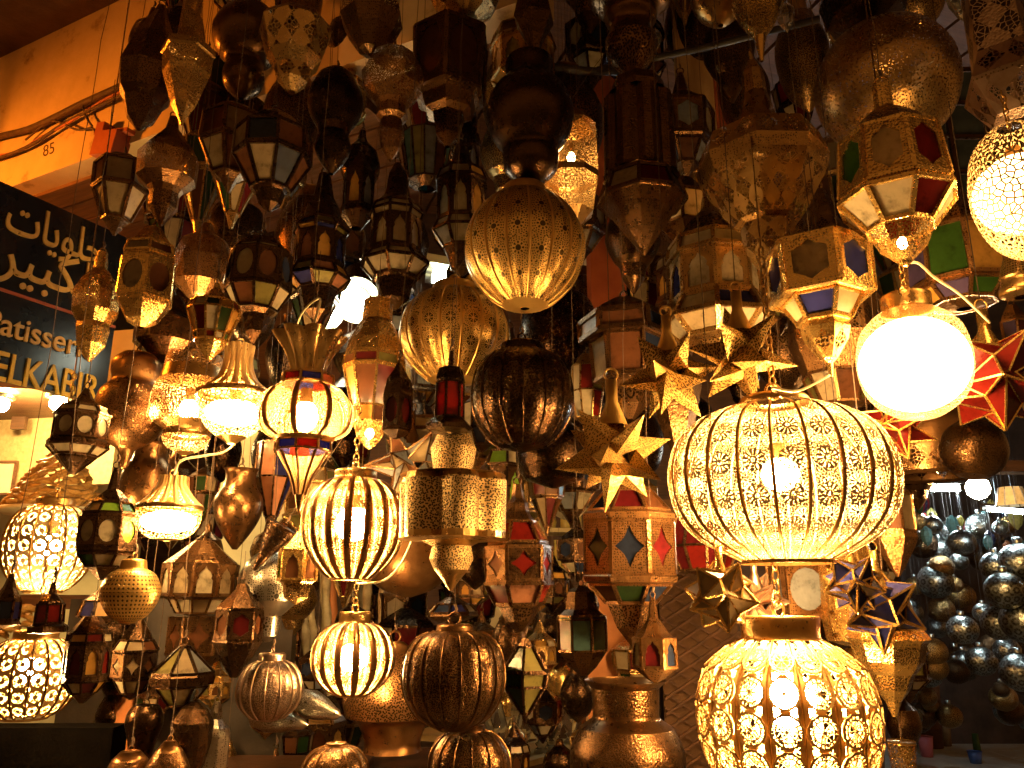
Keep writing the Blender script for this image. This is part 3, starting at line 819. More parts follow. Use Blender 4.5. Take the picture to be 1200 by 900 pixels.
for k in range(26):
    px, py = random.uniform(-5, 40), random.uniform(705, 745)
    c = P(px, py, random.uniform(3.3, 3.5)); o = link('fritter', random.choice(fm), None, c, (random.uniform(-.4, .4), random.uniform(-.4, .4), random.uniform(0, 3)))
    tag(o, 'golden fried pastry heaped between the two glowing ring lanterns', 'pastry', 'loose pastries on the counter')
# ---- counter cloth / dark fronts along the bottom
def block(name, px, py, d, size, mat, label=None, cat=None, rz=0.0, kind=None):
    c = P(px, py, d)
    o = link(name, MB().box((0, 0, -c.z / 2), (size[0], size[1], c.z)).mesh(name, mat), None, c, (0, 0, rz))
    if kind: o['kind'] = kind
    else: tag(o, label, cat)
    return o
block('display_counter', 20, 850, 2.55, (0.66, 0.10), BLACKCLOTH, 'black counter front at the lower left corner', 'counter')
block('dark_backdrop', 218, 702, 3.12, (0.86, 0.06), BLACK, 'added black shade cabinet behind the small lanterns at the lower left', 'backdrop')  # flat black sheet added for the darkness behind the lower lanterns

# ------------------------------------------------------------------ the lanterns
G1 = 'lit ribbed globe lanterns'; G2 = 'brass globe lanterns'; G3 = 'glass paned lanterns'; G4 = 'pierced metal lanterns'
# --- the large lit ones in front
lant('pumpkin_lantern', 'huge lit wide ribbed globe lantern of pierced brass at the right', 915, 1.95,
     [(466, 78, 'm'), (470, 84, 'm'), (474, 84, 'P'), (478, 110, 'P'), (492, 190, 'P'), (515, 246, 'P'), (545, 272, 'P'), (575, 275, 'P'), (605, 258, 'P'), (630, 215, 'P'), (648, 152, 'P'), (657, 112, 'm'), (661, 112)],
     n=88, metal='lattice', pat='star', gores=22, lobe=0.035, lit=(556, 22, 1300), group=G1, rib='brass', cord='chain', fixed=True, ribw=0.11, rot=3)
lant('medallion_lantern', 'lit brass globe lantern covered in round medallions at the lower right', 922, 1.90,
     [(722, 92, 'm'), (724, 96, 'm'), (744, 94, 'm'), (749, 98, 'P'), (756, 120, 'P'), (775, 168, 'P'), (800, 200, 'P'), (835, 214, 'P'), (870, 210, 'P'), (900, 190, 'P'), (925, 155, 'P'), (945, 110, 'm'), (950, 110)],
     n=68, metal='litgold', pat='medal', gores=17, lobe=0.03, lit=(818, 34, 520), group=G1, rib='brass', cord='chain', fixed=True, ribw=0.08, rot=8)
lant('globe_lantern', 'blazing white round lantern hanging under the gold octagonal lantern at the right', 1070, 2.0,
     [(347, 58, 'm'), (349, 62, 'm'), (363, 62, 'm'), (366, 66, 'p'), (372, 88, 'p'), (390, 124, 'p'), (420, 139, 'p'), (450, 132, 'p'), (472, 104, 'p'), (486, 60, 'p'), (490, 34)],
     n=40, metal='lattice', pat='white', cells=26, lit=(427, 60.5, 30), group=G1, cord='chain', fixed=True)
lant('globe_lantern', 'blazing white web patterned round lantern cut off by the right edge', 1196, 1.85,
     [(150, 30, 'p'), (156, 62, 'p'), (176, 104, 'p'), (210, 124, 'p'), (245, 122, 'p'), (278, 92, 'p'), (296, 50, 'p'), (302, 20)],
     n=40, metal='lattice', pat='web', cells=14, lit=(227, 50, 14), group=G1, cord='chain', fixed=True)
lant('pumpkin_lantern', 'lit ribbed globe lantern glowing white at the centre left', 414, 2.3,
     [(551, 46, 'm'), (553, 50, 'm'), (560, 50, 'm'), (562, 54, 'P'), (567, 78, 'P'), (583, 108, 'P'), (605, 122, 'P'), (630, 120, 'P'), (652, 102, 'P'), (670, 70, 'P'), (678, 50, 'm'), (680, 46)],
     n=64, metal='litgold', pat='star', gores=16, lobe=0.04, lit=(614, 22, 420), group=G1, rib='copper', cord='chain', fixed=True, ribw=0.40, rot=5)
lant('pumpkin_lantern', 'smaller lit ribbed globe lantern glowing white below the centre left one', 414, 2.45,
     [(717, 36, 'm'), (719, 38, 'm'), (728, 38, 'm'), (730, 42, 'P'), (735, 66, 'P'), (748, 88, 'P'), (768, 100, 'P'), (790, 92, 'P'), (806, 66, 'P'), (814, 40, 'm'), (816, 36)],
     n=56, metal='litgold', pat='star', gores=14, lobe=0.04, lit=(770, 18, 480), group=G1, rib='copper', cord='chain', fixed=True, ribw=0.40, rot=2)
lant('ring_pattern_lantern', 'lit globe lantern pierced with rows of rings beside the fried pastries', 58, 2.5,
     [(584, 44, 'm'), (586, 48, 'm'), (592, 48, 'm'), (594, 54, 'P'), (600, 78, 'P'), (615, 100, 'P'), (640, 110, 'P'), (664, 102, 'P'), (682, 78, 'P'), (692, 52, 'm'), (695, 48)],
     n=54, metal='lattice', pat='ring', gores=18, lobe=0.0, lit=(640, 13, 700), group=G1, rib='brass', cord='chain', fixed=True, ribw=0.10)
lant('ring_pattern_lantern', 'lit globe lantern pierced with rows of rings at the lower left edge', 36, 2.3,
     [(738, 50, 'm'), (740, 56, 'm'), (747, 56, 'm'), (749, 62, 'P'), (756, 88, 'P'), (772, 110, 'P'), (793, 120, 'P'), (815, 112, 'P'), (832, 88, 'P'), (840, 62, 'm'), (843, 58)],
     n=54, metal='litgold', pat='ring', gores=18, lobe=0.0, lit=(784, 12, 800), group=G1, rib='bronze', cord='chain', fixed=True, ribw=0.12)
lant('petal_crown_lantern', 'lit melon shaped lantern with flared petal crown and long trumpet tail', 357, 2.15,
     [(392, 92, 'M'), (398, 84, 'M'), (415, 58, 'M'), (432, 44, 'M'), (440, 42, 'm'), (441, 62, 'g'), (451, 64, 'm'), (452, 62, 'P'), (460, 92, 'P'), (475, 114, 'P'), (492, 117, 'P'), (506, 104, 'P'), (514, 74, 'm'), (518, 66, 'g'), (529, 68, 'm'), (530, 62, 'P'), (542, 48, 'P'), (560, 26, 'P'), (580, 12, 'm'), (590, 8, 'm'), (600, 3)],
     n=48, gn=8, metal='litgold', pat='finest', cells=20, gores=8, lobe=0.09, mlobe=0.34, lit=(488, 15, 560), group=G4, panes=('blue', 'red', 'blue', 'pink'), cord='cord', fixed=True, ribw=0.16, rib='copper', rot=0)
lant('dish_lantern', 'lit dish lantern with fluted trumpet neck beside the petal crown lantern', 276, 2.4,
     [(405, 34, 'P'), (425, 32, 'P'), (445, 48, 'P'), (458, 84, 'm'), (461, 94, 'm'), (465, 94, 'm'), (466, 88, 'p'), (482, 84, 'p'), (500, 66, 'p'), (512, 36, 'm'), (515, 26, 'm'), (520, 10)],
     n=40, metal='litgold', pat={'p': 'web'}, cells=16, gores=14, lobe=0.05, lit=(484, 33, 110, 0.45), group=G4, cord='cord', fixed=True, ribw=0.5)
lant('dish_lantern', 'lit dish lantern with fluted trumpet neck and glowing white bowl above the dotted brass ball', 199, 2.3,
     [(558, 30, 'P'), (570, 34, 'P'), (584, 58, 'P'), (592, 78, 'm'), (594, 82, 'm'), (597, 82, 'm'), (598, 78, 'p'), (612, 76, 'p'), (625, 60, 'p'), (632, 36, 'm'), (634, 8)],
     n=40, metal='litgold', pat={'p': 'web'}, cells=14, gores=14, lobe=0.05, lit=(611, 31, 110, 0.42), group=G4, cord='cord', fixed=True, ribw=0.5)
lant('pierced_ball_lantern', 'lit brown pierced ball lantern with flat collar beside the fluted dish lantern', 222, 2.62,
     [(418, 66, 'p'), (432, 70, 'm'), (440, 74, 'm'), (447, 78, 'p'), (456, 88, 'p'), (478, 94, 'p'), (496, 80, 'm'), (506, 56, 'm'), (512, 58, 'p'), (522, 50, 'p'), (530, 24, 'm'), (534, 6)],
     n=36, metal='litdark', pat='fine', cells=16, lit=(481, 11, 1300), group=G4, fixed=True)
# --- gold and brass globes
lant('pumpkin_lantern', 'golden ribbed globe lantern with rosette holes at the top centre', 615, 2.5,
     [(220, 44, 'm'), (221, 50, 'm'), (230, 54, 'E'), (236, 78, 'E'), (252, 114, 'E'), (278, 140, 'E'), (305, 140, 'E'), (330, 118, 'E'), (348, 84, 'E'), (358, 54, 'm'), (362, 10)],
     n=64, metal='softgold', pat='roset', gores=16, lobe=0.05, group=G2, ribw=0.12, fixed=True, rot=4)
lant('pumpkin_lantern', 'golden ribbed globe lantern with crossed rosettes left of centre', 532, 2.72,
     [(334, 46, 'm'), (336, 52, 'm'), (344, 54, 'E'), (350, 84, 'E'), (366, 116, 'E'), (390, 130, 'E'), (412, 122, 'E'), (432, 94, 'E'), (446, 60, 'm'), (452, 10)],
     n=64, metal='softgold', pat='cross', gores=16, lobe=0.05, group=G2, ribw=0.12, fixed=True, rot=12)
lant('pumpkin_lantern', 'dark bronze ribbed globe lantern hanging under the golden ones at the centre', 612, 2.42,
     [(403, 44, 'm'), (405, 50, 'm'), (413, 52, 'E'), (420, 84, 'E'), (438, 112, 'E'), (465, 122, 'E'), (490, 116, 'E'), (512, 88, 'E'), (524, 56, 'm'), (530, 8)],
     n=56, metal='black', pat='fine', cells=18, gores=14, lobe=0.04, group=G2, ribw=0.10, fixed=True)
lant('globe_lantern', 'dark round pierced lantern tucked behind the bronze globe', 657, 2.95, [(338, 40, 'm'), (344, 44, 'p'), (358, 76, 'p'), (392, 96, 'p'), (425, 80, 'p'), (446, 40, 'm'), (450, 8)], n=32, metal='black', pat='sparse', cells=14, group=G2)
lant('globe_lantern', 'low dark pierced bowl lantern left of the spiky brass star', 648, 2.6, [(498, 50, 'm'), (506, 66, 'e'), (520, 84, 'e'), (545, 86, 'e'), (562, 66, 'm'), (572, 8)], n=32, metal='black', pat='fine', cells=16, group=G2)
lant('pumpkin_lantern', 'large dark copper ribbed globe lantern low at the centre', 532, 2.1,
     [(731, 34, 'm'), (733, 42, 'm'), (739, 44, 'E'), (745, 84, 'E'), (762, 112, 'E'), (790, 123, 'E'), (815, 116, 'E'), (838, 90, 'E'), (850, 56, 'm'), (856, 34)],
     n=64, metal='bronze', pat='finest', cells=16, gores=16, lobe=0.035, group=G2, ribw=0.06, fixed=True)
lant('pumpkin_lantern', 'copper ribbed globe lantern at the bottom edge under the large dark one', 550, 2.12,
     [(849, 34, 'm'), (856, 36, 'E'), (862, 66, 'E'), (880, 92, 'E'), (905, 98, 'E'), (930, 80, 'E'), (945, 40)],
     n=56, metal='bronze', pat='finest', gores=14, lobe=0.035, group=G2, ribw=0.06, fixed=True, cord=None)
lant('pumpkin_lantern', 'small rose silver ribbed globe lantern low at the left', 316, 2.5,
     [(765, 28, 'm'), (767, 32, 'm'), (774, 32, 'E'), (780, 56, 'E'), (792, 72, 'E'), (810, 80, 'E'), (828, 70, 'E'), (842, 40, 'm'), (846, 8)],
     n=56, metal='rose', pat='finest', gores=14, lobe=0.05, group=G2, ribw=0.09)
lant('dotted_ball_lantern', 'polished brass ball lantern pierced with rows of dots at the lower left', 153, 2.2,
     [(655, 20, 'm'), (657, 30, 'm'), (666, 34, 'm'), (668, 40, 'e'), (674, 58, 'e'), (688, 73, 'e'), (692, 74, 'm'), (694, 74, 'e'), (708, 66, 'e'), (722, 46, 'e'), (730, 20, 'm'), (732, 4)],
     n=40, metal='softgold', pat='dots', cells=14, group=G2, fixed=True)
lant('double_ball_lantern', 'smooth dark bronze double ball lantern above the top golden globe', 622, 2.6,
     [(72, 50, 'm'), (75, 56, 'm'), (92, 56, 'm'), (98, 64, 'm'), (112, 88, 'm'), (135, 103, 'm'), (160, 90, 'm'), (176, 66, 'm'), (186, 66, 'm'), (200, 60, 'm'), (212, 34, 'm'), (219, 8)], n=40, metal='dark', group=G2)
lant('pierced_ball_lantern', 'huge brown pierced copper ball behind the gold octagonal lantern', 1040, 2.45,
     [(36, 60, 'm'), (40, 70, 'p'), (52, 124, 'p'), (78, 164, 'p'), (108, 174, 'p'), (138, 150, 'p'), (158, 100, 'm'), (166, 40)], n=40, metal='brass', pat='sparse', cells=18, group=G2)
lant('pierced_ball_lantern', 'brown pierced ball lantern right of the huge wide globe', 1134, 2.5, [(494, 40, 'm'), (498, 50, 'e'), (508, 72, 'e'), (526, 84, 'e'), (545, 72, 'e'), (558, 40, 'm'), (562, 6)], n=36, metal='bronze', pat='sparse', cells=16, group=G2, lean=0.2)
lant('pierced_dome_lantern', 'wide dark dome lantern with pierced copper band behind the blazing globe', 1085, 2.9, [(462, 40, 'm'), (474, 96, 'm'), (500, 132, 'm'), (528, 140, 'p'), (556, 136, 'm'), (560, 128)], n=36, metal='copper', pat='leaf', cells=16, group=G2)
lant('pierced_ball_lantern', 'brown pierced ball lantern left of the lit pierced ball', 153, 2.5,
     [(415, 40, 'm'), (424, 58, 'm'), (436, 60, 'm'), (446, 56, 'm'), (450, 60, 'e'), (462, 82, 'e'), (486, 92, 'e'), (506, 78, 'e'), (520, 46, 'm'), (528, 20, 'm'), (545, 12, 'm'), (550, 4)], n=36, metal='copper', pat='sparse', cells=14, group=G2)
# --- upper left
lant('bulb_lantern', 'big dark tarnished faceted lantern in front of the ochre wall', 172, 2.7, [(8, 10, 'm'), (16, 16, 'm'), (48, 50, 'e'), (85, 76, 'e'), (112, 64, 'm'), (120, 50, 'e'), (140, 34, 'm'), (152, 6)], n=8, metal='bronze', pat='sparse', cells=12, group=G4, lean=0.06)
lant('pierced_cup_lantern', 'golden hexagonal pierced cup lantern at the top left', 222, 2.45, [(-8, 22, 'p'), (40, 30, 'p'), (56, 44, 'm'), (58, 64, 'm'), (65, 66, 'm'), (67, 62, 'p'), (86, 58, 'm'), (92, 54, 'p'), (124, 30, 'm'), (136, 14, 'm'), (146, 3)], n=6, metal='brass', pat='fine', cells=14, group=G4, rot=10)
lant('double_ball_lantern', 'smooth dark double ball lantern behind the golden hexagonal cup', 288, 2.8, [(6, 24, 'm'), (12, 50, 'm'), (38, 84, 'm'), (62, 70, 'm'), (74, 46, 'm'), (90, 50, 'm'), (104, 40, 'm'), (116, 6)], n=36, metal='bronze', group=G2)
lant('pierced_cup_lantern', 'golden eight sided pierced cup lantern with bright inner facets at the top', 347, 2.55, [(-30, 34, 'm'), (18, 44, 'm'), (30, 80, 'm'), (36, 88, 'p'), (70, 66, 'm'), (82, 46, 'p'), (96, 36, 'm'), (108, 10)], n=8, metal='brass', pat='leaf', cells=10, group=G4)
lant('pierced_ball_lantern', 'dark pierced ball lantern below the golden eight sided cup', 392, 2.7, [(84, 24, 'm'), (92, 44, 'e'), (112, 64, 'e'), (132, 62, 'e'), (150, 40, 'm'), (158, 36, 'e'), (176, 42, 'e'), (192, 26, 'm'), (204, 6)], n=36, metal='dark', pat='fine', cells=16, group=G4)
lant('pierced_cup_lantern', 'dark pierced lantern at the top edge left of the orange wall gap', 437, 2.7, [(-40, 40, 'p'), (0, 66, 'p'), (24, 76, 'm'), (40, 60, 'm'), (60, 30, 'm'), (64, 6)], n=8, metal='bronze', pat='fine', cells=12, group=G4)
lant('pierced_urn_lantern', 'brown pierced urn lantern with two small cups beneath it', 460, 2.6, [(62, 26, 'm'), (68, 52, 'p'), (88, 74, 'p'), (106, 70, 'p'), (122, 40, 'm'), (127, 36, 'm'), (138, 38, 'm'), (142, 26, 'p'), (158, 32, 'p'), (176, 22, 'm'), (188, 4)], n=10, metal='copper', pat='fine', cells=16, group=G4)
lant('oval_panel_lantern', 'dark lantern with an oval red panel near the top centre', 526, 2.75, [(34, 34, 'm'), (42, 76, 'm'), (44, 90, 'o'), (112, 84, 'm'), (118, 68, 'm'), (132, 60, 'm'), (136, 40, 'e'), (160, 30, 'm'), (172, 6)], n=6, metal='bronze', pat='fine', panes=('brown',), group=G3, rot=-92)
lant('faceted_bud_lantern', 'small dark faceted bud lantern over the bronze double ball', 626, 2.75, [(-20, 16, 'm'), (4, 40, 'm'), (24, 50, 'm'), (44, 26, 'm'), (64, 8)], n=6, metal='bronze', group=G4)
lant('vase_pendant_lantern', 'dark brass vase pendant over the tube sided lantern', 738, 2.62, [(-25, 110, 'm'), (0, 96, 'm'), (12, 60, 'm'), (22, 62, 'm'), (34, 50, 'm'), (50, 62, 'e'), (66, 56, 'e'), (84, 24, 'm'), (92, 8)], n=32, metal='bronze', pat='fine', cells=14, group=G4)
lant('tube_sided_lantern', 'tall brass lantern with polished half tube sides right of the golden globe', 750, 2.5, [(90, 30, 'm'), (96, 60, 'm'), (106, 66, 'm'), (114, 64, 'm'), (118, 84, 'M'), (206, 90, 'M'), (210, 92, 'm'), (212, 86, 'g'), (236, 104, 'm'), (238, 96, 'm'), (262, 60, 'm'), (288, 20, 'm'), (300, 3)], n=8, metal='bronze', gores=8, lobe=0.14, panes=('brown', 'beige', 'wine', 'grey'), group=G3, smooth=False)
lant('pierced_cup_lantern', 'bright gold pierced lantern half hidden behind the bronze double ball', 668, 2.85, [(135, 30, 'm'), (150, 60, 'p'), (205, 66, 'm'), (212, 66, 'p'), (250, 54, 'm'), (266, 20, 'm'), (272, 4)], n=8, metal='litgold', pat='fine', cells=14, group=G4, lit=(185, 5, 160))
lant('box_lantern', 'brown wooden toned six sided lantern under the golden hexagonal cup', 272, 2.75, [(126, 30, 'm'), (136, 62, 'm'), (140, 70, 'g'), (170, 76, 'm'), (172, 74, 'g'), (205, 40, 'm'), (212, 20, 'm'), (226, 4)], n=6, metal='bronze', panes=('brown', 'beige'), group=G3)
lant('octagonal_lantern', 'big dark lantern with one beige lower pane at the upper left', 320, 2.6, [(132, 18, 'm'), (142, 50, 'm'), (158, 86, 'm'), (160, 90, 'g'), (186, 92, 'm'), (188, 90, 'g'), (222, 46, 'm'), (226, 36, 'e'), (240, 26, 'm'), (248, 4)], n=8, metal='dark', panes=('brown', 'beige', 'darkblue', 'brown'), group=G3, rot=-22)
lant('octagonal_lantern', 'brown lantern with a lit beige side pane against the ochre wall', 140, 2.75, [(186, 34, 'm'), (194, 60, 'm'), (196, 66, 'g'), (222, 66, 'm'), (224, 64, 'g'), (258, 34, 'm'), (266, 20, 'm'), (276, 4)], n=6, metal='bronze', panes=('brown', 'beige', 'beige'), group=G3, rot=20)
lant('pierced_urn_lantern', 'brown pierced urn lantern with slim neck under the dark tarnished lantern', 196, 2.6, [(138, 10, 'm'), (152, 16, 'm'), (172, 52, 'p'), (186, 74, 'p'), (212, 72, 'm'), (222, 44, 'm'), (228, 36, 'e'), (244, 36, 'e'), (258, 14, 'm'), (266, 3)], n=10, metal='copper', pat='fine', cells=16, group=G4)
lant('panel_lantern', 'golden lantern with dark oval pierced panels beside the sign', 172, 2.5, [(268, 22, 'm'), (280, 40, 'm'), (290, 58, 'g'), (302, 66, 'm'), (310, 68, 'o'), (352, 70, 'm'), (358, 66, 'm'), (376, 40, 'm'), (384, 10)], n=6, metal='gold', panes=('brown', 'wine', 'beige'), group=G3, rot=-68)
lant('pierced_urn_lantern', 'golden pierced ball pendant with a small cup in front of the sign', 113, 2.6, [(296, 14, 'm'), (316, 18, 'm'), (328, 40, 'p'), (345, 60, 'p'), (366, 58, 'm'), (380, 40, 'm'), (386, 42, 'e'), (404, 36, 'm'), (420, 10, 'm'), (424, 3)], n=10, metal='gold', pat='fine', cells=14, group=G4)
lant('pierced_urn_lantern', 'brown pierced ball lantern with slim neck above the mosaic lantern', 237, 2.7, [(262, 12, 'm'), (274, 22, 'm'), (284, 56, 'p'), (308, 76, 'p'), (334, 64, 'm'), (348, 30, 'm'), (356, 4)], n=12, metal='copper', pat='fine', cells=16, group=G4)
lant('mosaic_lantern', 'small gold lantern with bands of red and green glass left of the hanging dish lantern', 249, 2.3, [(333, 6, 'm'), (338, 8, 'm'), (352, 30, 'm'), (357, 58, 'g'), (366, 64, 'g'), (392, 44, 'g'), (400, 40, 'm'), (406, 34, 'm'), (423, 3)], n=12, metal='gold', panes=('amber', 'red', 'frost', 'darkgreen'), group=G3)
lant('bowl_lantern', 'dark smooth bowl lantern with fringe under the golden panel lantern', 197, 2.62, [(348, 20, 'm'), (372, 60, 'm'), (380, 84, 'm'), (404, 82, 'm'), (412, 60, 'm'), (420, 40, 'm'), (426, 8)], n=10, metal='dark', group=G4)
lant('octagonal_lantern', 'dark lantern with oval white and olive panes left of the bright lamp', 302, 2.5, [(276, 16, 'm'), (284, 44, 'm'), (294, 62, 'g'), (300, 72, 'o'), (338, 78, 'm'), (341, 78, 'g'), (364, 50, 'm'), (370, 34, 'e'), (390, 28, 'm'), (402, 4)], n=8, metal='dark', panes=('frost', 'olive', 'frost', 'brown', 'darkblue'), group=G3)
lant('arched_lantern', 'dark lantern with amber and pink arched panes over the petal crown lantern', 376, 2.7, [(204, 14, 'm'), (232, 26, 'm'), (244, 40, 'm'), (262, 50, 'g'), (272, 66, 'g'), (278, 58, 'a'), (312, 58, 'm'), (315, 60, 'g'), (328, 76, 'g'), (340, 48, 'm'), (346, 44, 'e'), (366, 34, 'm'), (378, 4)], n=8, metal='dark', panes=('olive', 'pink', 'amber', 'blue'), group=G3)
lant('arched_lantern', 'dark lantern with frosted white arched panes over the bright lamp', 465, 2.75, [(192, 8, 'm'), (205, 22, 'm'), (232, 32, 'm'), (244, 56, 'g'), (252, 64, 'g'), (260, 58, 'a'), (296, 60, 'm'), (299, 62, 'g'), (310, 80, 'g'), (326, 52, 'm'), (330, 46, 'e'), (352, 36, 'm'), (364, 4)], n=8, metal='dark', panes=('frost',), group=G3)
lant('arched_lantern', 'dark lantern with amber and grey arched panes left of the top golden globe', 542, 3.0, [(170, 10, 'm'), (196, 28, 'm'), (204, 52, 'g'), (216, 62, 'm'), (220, 58, 'a'), (262, 58, 'g'), (274, 70, 'g'), (292, 44, 'm'), (300, 36, 'e'), (316, 26, 'm'), (324, 4)], n=8, metal='dark', panes=('amber', 'grey', 'frost'), group=G3)
lant('arched_lantern', 'narrow dark lantern with an amber pane between the two upper arched lanterns', 420, 3.1, [(180, 8, 'm'), (196, 26, 'm'), (204, 36, 'a'), (246, 36, 'm'), (252, 40, 'm'), (268, 14)], n=6, metal='dark', panes=('amber', 'grey'), group=G3)
lant('louvred_lantern', 'dark grey lantern of upright glass strips behind the upper arched lanterns', 500, 3.3, [(162, 60, 'g'), (214, 44, 'm'), (222, 20)], n=12, metal='dark', panes=('olive', 'grey', 'brown', 'teal'), group=G3)
# --- upper right
lant('pierced_bell_lantern', 'large copper bell lantern with pierced skirt between the plank and the huge ball', 893, 2.35, [(70, 10, 'm'), (84, 26, 'm'), (110, 30, 'p'), (150, 54, 'm'), (160, 90, 'm'), (168, 140, 'p'), (192, 158, 'm'), (206, 152, 'm'), (212, 146, 'p'), (250, 98, 'p'), (262, 80, 'm'), (266, 66, 'p'), (290, 60, 'p'), (312, 34, 'm'), (318, 6)], n=8, metal='brass', pat={'p': 'leaf'}, cells=16, group=G4, rot=24)
lant('octagonal_lantern', 'gold eight sided lantern with green red and frosted panes over the blazing globe', 1047, 1.95, [(102, 24, 'm'), (128, 25, 'm'), (132, 40, 'm'), (146, 78, 'e'), (160, 108, 'm'), (166, 122, 'h'), (228, 140, 'm'), (236, 144, 'g'), (268, 82, 'm'), (271, 80, 'p'), (288, 62, 'p'), (306, 20, 'm'), (312, 8)], n=8, metal='gold', pat='fine', cells=20, panes=(('beige', 'red', 'frost', 'frost', 'green'), ('frost', 'red', 'frost', 'beige', 'frost')), group=G3, fixed=True, lit=(285, 6, 260), rot=-8)
lant('blue_pane_lantern', 'gold lantern with blue windows and a pierced tapering pendant', 966, 2.08, [(283, 20, 'm'), (290, 80, 'm'), (294, 126, 'h'), (348, 124, 'm'), (351, 96, 'g'), (376, 64, 'm'), (379, 58, 'm'), (386, 60, 'p'), (400, 52, 'p'), (420, 22, 'm'), (426, 8, 'm'), (442, 4)], n=6, metal='gold', pat='leaf', cells=12, panes=('beige', 'blue'), group=G3, rot=-30)
lant('octagonal_lantern', 'brown gold lantern with green and amber panes right of the blazing globe collar', 1118, 2.45, [(205, 18, 'm'), (225, 30, 'm'), (258, 96, 'e'), (272, 112, 'm'), (278, 118, 'g'), (336, 128, 'm'), (340, 120, 'g'), (356, 80, 'm'), (362, 20)], n=8, metal='copper', pat='fine', cells=16, panes=('green', 'amber', 'amber', 'violet'), group=G3)
lant('arched_lantern', 'large lantern with beige arched panes and blue lower panes above the brass stars', 838, 2.35, [(230, 18, 'm'), (246, 24, 'm'), (262, 60, 'e'), (284, 100, 'm'), (287, 104, 'g'), (304, 112, 'm'), (308, 104, 'a'), (352, 106, 'm'), (356, 108, 'g'), (378, 134, 'g'), (398, 90, 'm'), (404, 60, 'e'), (420, 30, 'm'), (428, 4)], n=8, metal='brass', panes=('frost', 'frost', 'blue', 'frost', 'beige'), group=G3, rot=-14)
lant('octagonal_lantern', 'brown wooden toned lantern with dark blue panes over the spiky star', 736, 2.6, [(352, 30, 'm'), (368, 92, 'm'), (376, 106, 'g'), (396, 108, 'm'), (398, 84, 'g'), (444, 78, 'm'), (450, 60, 'm'), (456, 54, 'e'), (476, 46, 'm'), (492, 10)], n=6, metal='bronze', panes=('brown', 'darkblue', 'beige'), group=G3)
lant('flared_box_lantern', 'pierced copper flared box lantern in the top right corner', 1178, 2.0, [(-30, 80, 'e'), (66, 92, 'p'), (98, 130, 'm'), (102, 124, 'p'), (138, 70, 'm'), (142, 20)], n=5, metal='rose', pat={'p': 'leaf', 'e': 'leaf'}, cells=10, group=G4)
lant('pierced_cup_lantern', 'dark pierced lantern at the top edge above the huge copper ball', 1010, 2.6, [(-60, 60, 'e'), (0, 106, 'e'), (24, 92, 'm'), (34, 40)], n=10, metal='dark', pat='fine', cells=14, group=G4)
lant('bowl_lantern', 'gold rimmed bowl lantern at the top edge over the copper bell lantern', 888, 2.55, [(-30, 20, 'm'), (-2, 44, 'm'), (4, 62, 'm'), (10, 58, 'e'), (28, 40, 'e'), (44, 14, 'm'), (72, 4)], n=24, metal='gold', pat='fine', cells=14, group=G4)
lant('bowl_lantern', 'dark brass bowl lantern at the top edge over the pale plank', 842, 2.7, [(-40, 30, 'm'), (-10, 64, 'm'), (10, 58, 'm'), (24, 30, 'm'), (30, 6)], n=24, metal='brass', group=G4)
lant('pierced_cup_lantern', 'dark pierced bowl lantern at the top edge over the oval panel lantern', 545, 2.75, [(-40, 40, 'e'), (-6, 86, 'e'), (10, 70, 'm'), (22, 30, 'm'), (26, 6)], n=10, metal='brass', pat='fine', cells=14, group=G4)
lant('star_tail_lantern', 'brown metal cone lantern behind the pierced stars', 792, 2.7, [(400, 20, 'm'), (430, 60, 'm'), (452, 64, 'm'), (500, 40, 'm'), (540, 8)], n=6, metal='bronze', group=G4)
# --- middle
lant('domed_lantern', 'golden domed lantern with wine red panes right of the petal crown lantern', 436, 2.5, [(352, 34, 'm'), (376, 36, 'm'), (380, 42, 'm'), (400, 62, 'm'), (416, 70, 'm'), (420, 70, 'g'), (432, 72, 'm'), (434, 70, 'g'), (478, 46, 'g'), (496, 44, 'm'), (500, 40, 'p'), (514, 28, 'p'), (526, 6)], n=8, metal='gold', pat='fine', cells=14, panes=('wine', 'olive', 'amber', 'brown'), group=G3, lit=(508, 5, 300))
lant('red_glass_lantern', 'small dark lantern with glowing red panes under the crossed rosette globe', 527, 2.2, [(411, 5, 'm'), (428, 6, 'm'), (432, 28, 'm'), (446, 36, 'm'), (449, 32, 'g'), (490, 34, 'm'), (493, 44, 'm'), (500, 58, 'm'), (505, 52, 'm'), (507, 10)], n=6, metal='dark', panes=('red',), group=G3, lit=(470, 3, 220))
lant('red_glass_lantern', 'small dark lantern with dull wine panes left of the glowing red one', 465, 2.15, [(425, 6, 'm'), (434, 14, 'm'), (446, 30, 'm'), (462, 36, 'm'), (464, 34, 'o'), (502, 34, 'm'), (506, 36, 'm'), (514, 8)], n=5, metal='dark', panes=('wine',), group=G3)
lant('drum_cluster_lantern', 'gold pierced lantern of joined drums with a cup above and a pendant below', 530, 2.2, [(506, 34, 'p'), (526, 54, 'p'), (546, 48, 'p'), (556, 44, 'm'), (558, 124, 'M'), (565, 130, 'P'), (624, 130, 'M'), (632, 130, 'm'), (634, 70, 'm'), (640, 46, 'p'), (655, 52, 'p'), (668, 40, 'm'), (680, 20, 'm'), (692, 4)], n=48, metal='litgold', pat='fine', cells=22, gores=6, lobe=0.30, group=G4, fixed=True, smooth=False, ribw=0.0, cut=False, rot=15)
lant('arched_lantern', 'backlit lantern with frosted arched panes behind the joined drums', 591, 3.1, [(522, 10, 'm'), (530, 40, 'g'), (546, 50, 'm'), (550, 44, 'a'), (600, 46, 'm'), (606, 30)], n=6, metal='dark', panes=('frost', 'lime'), group=G3)
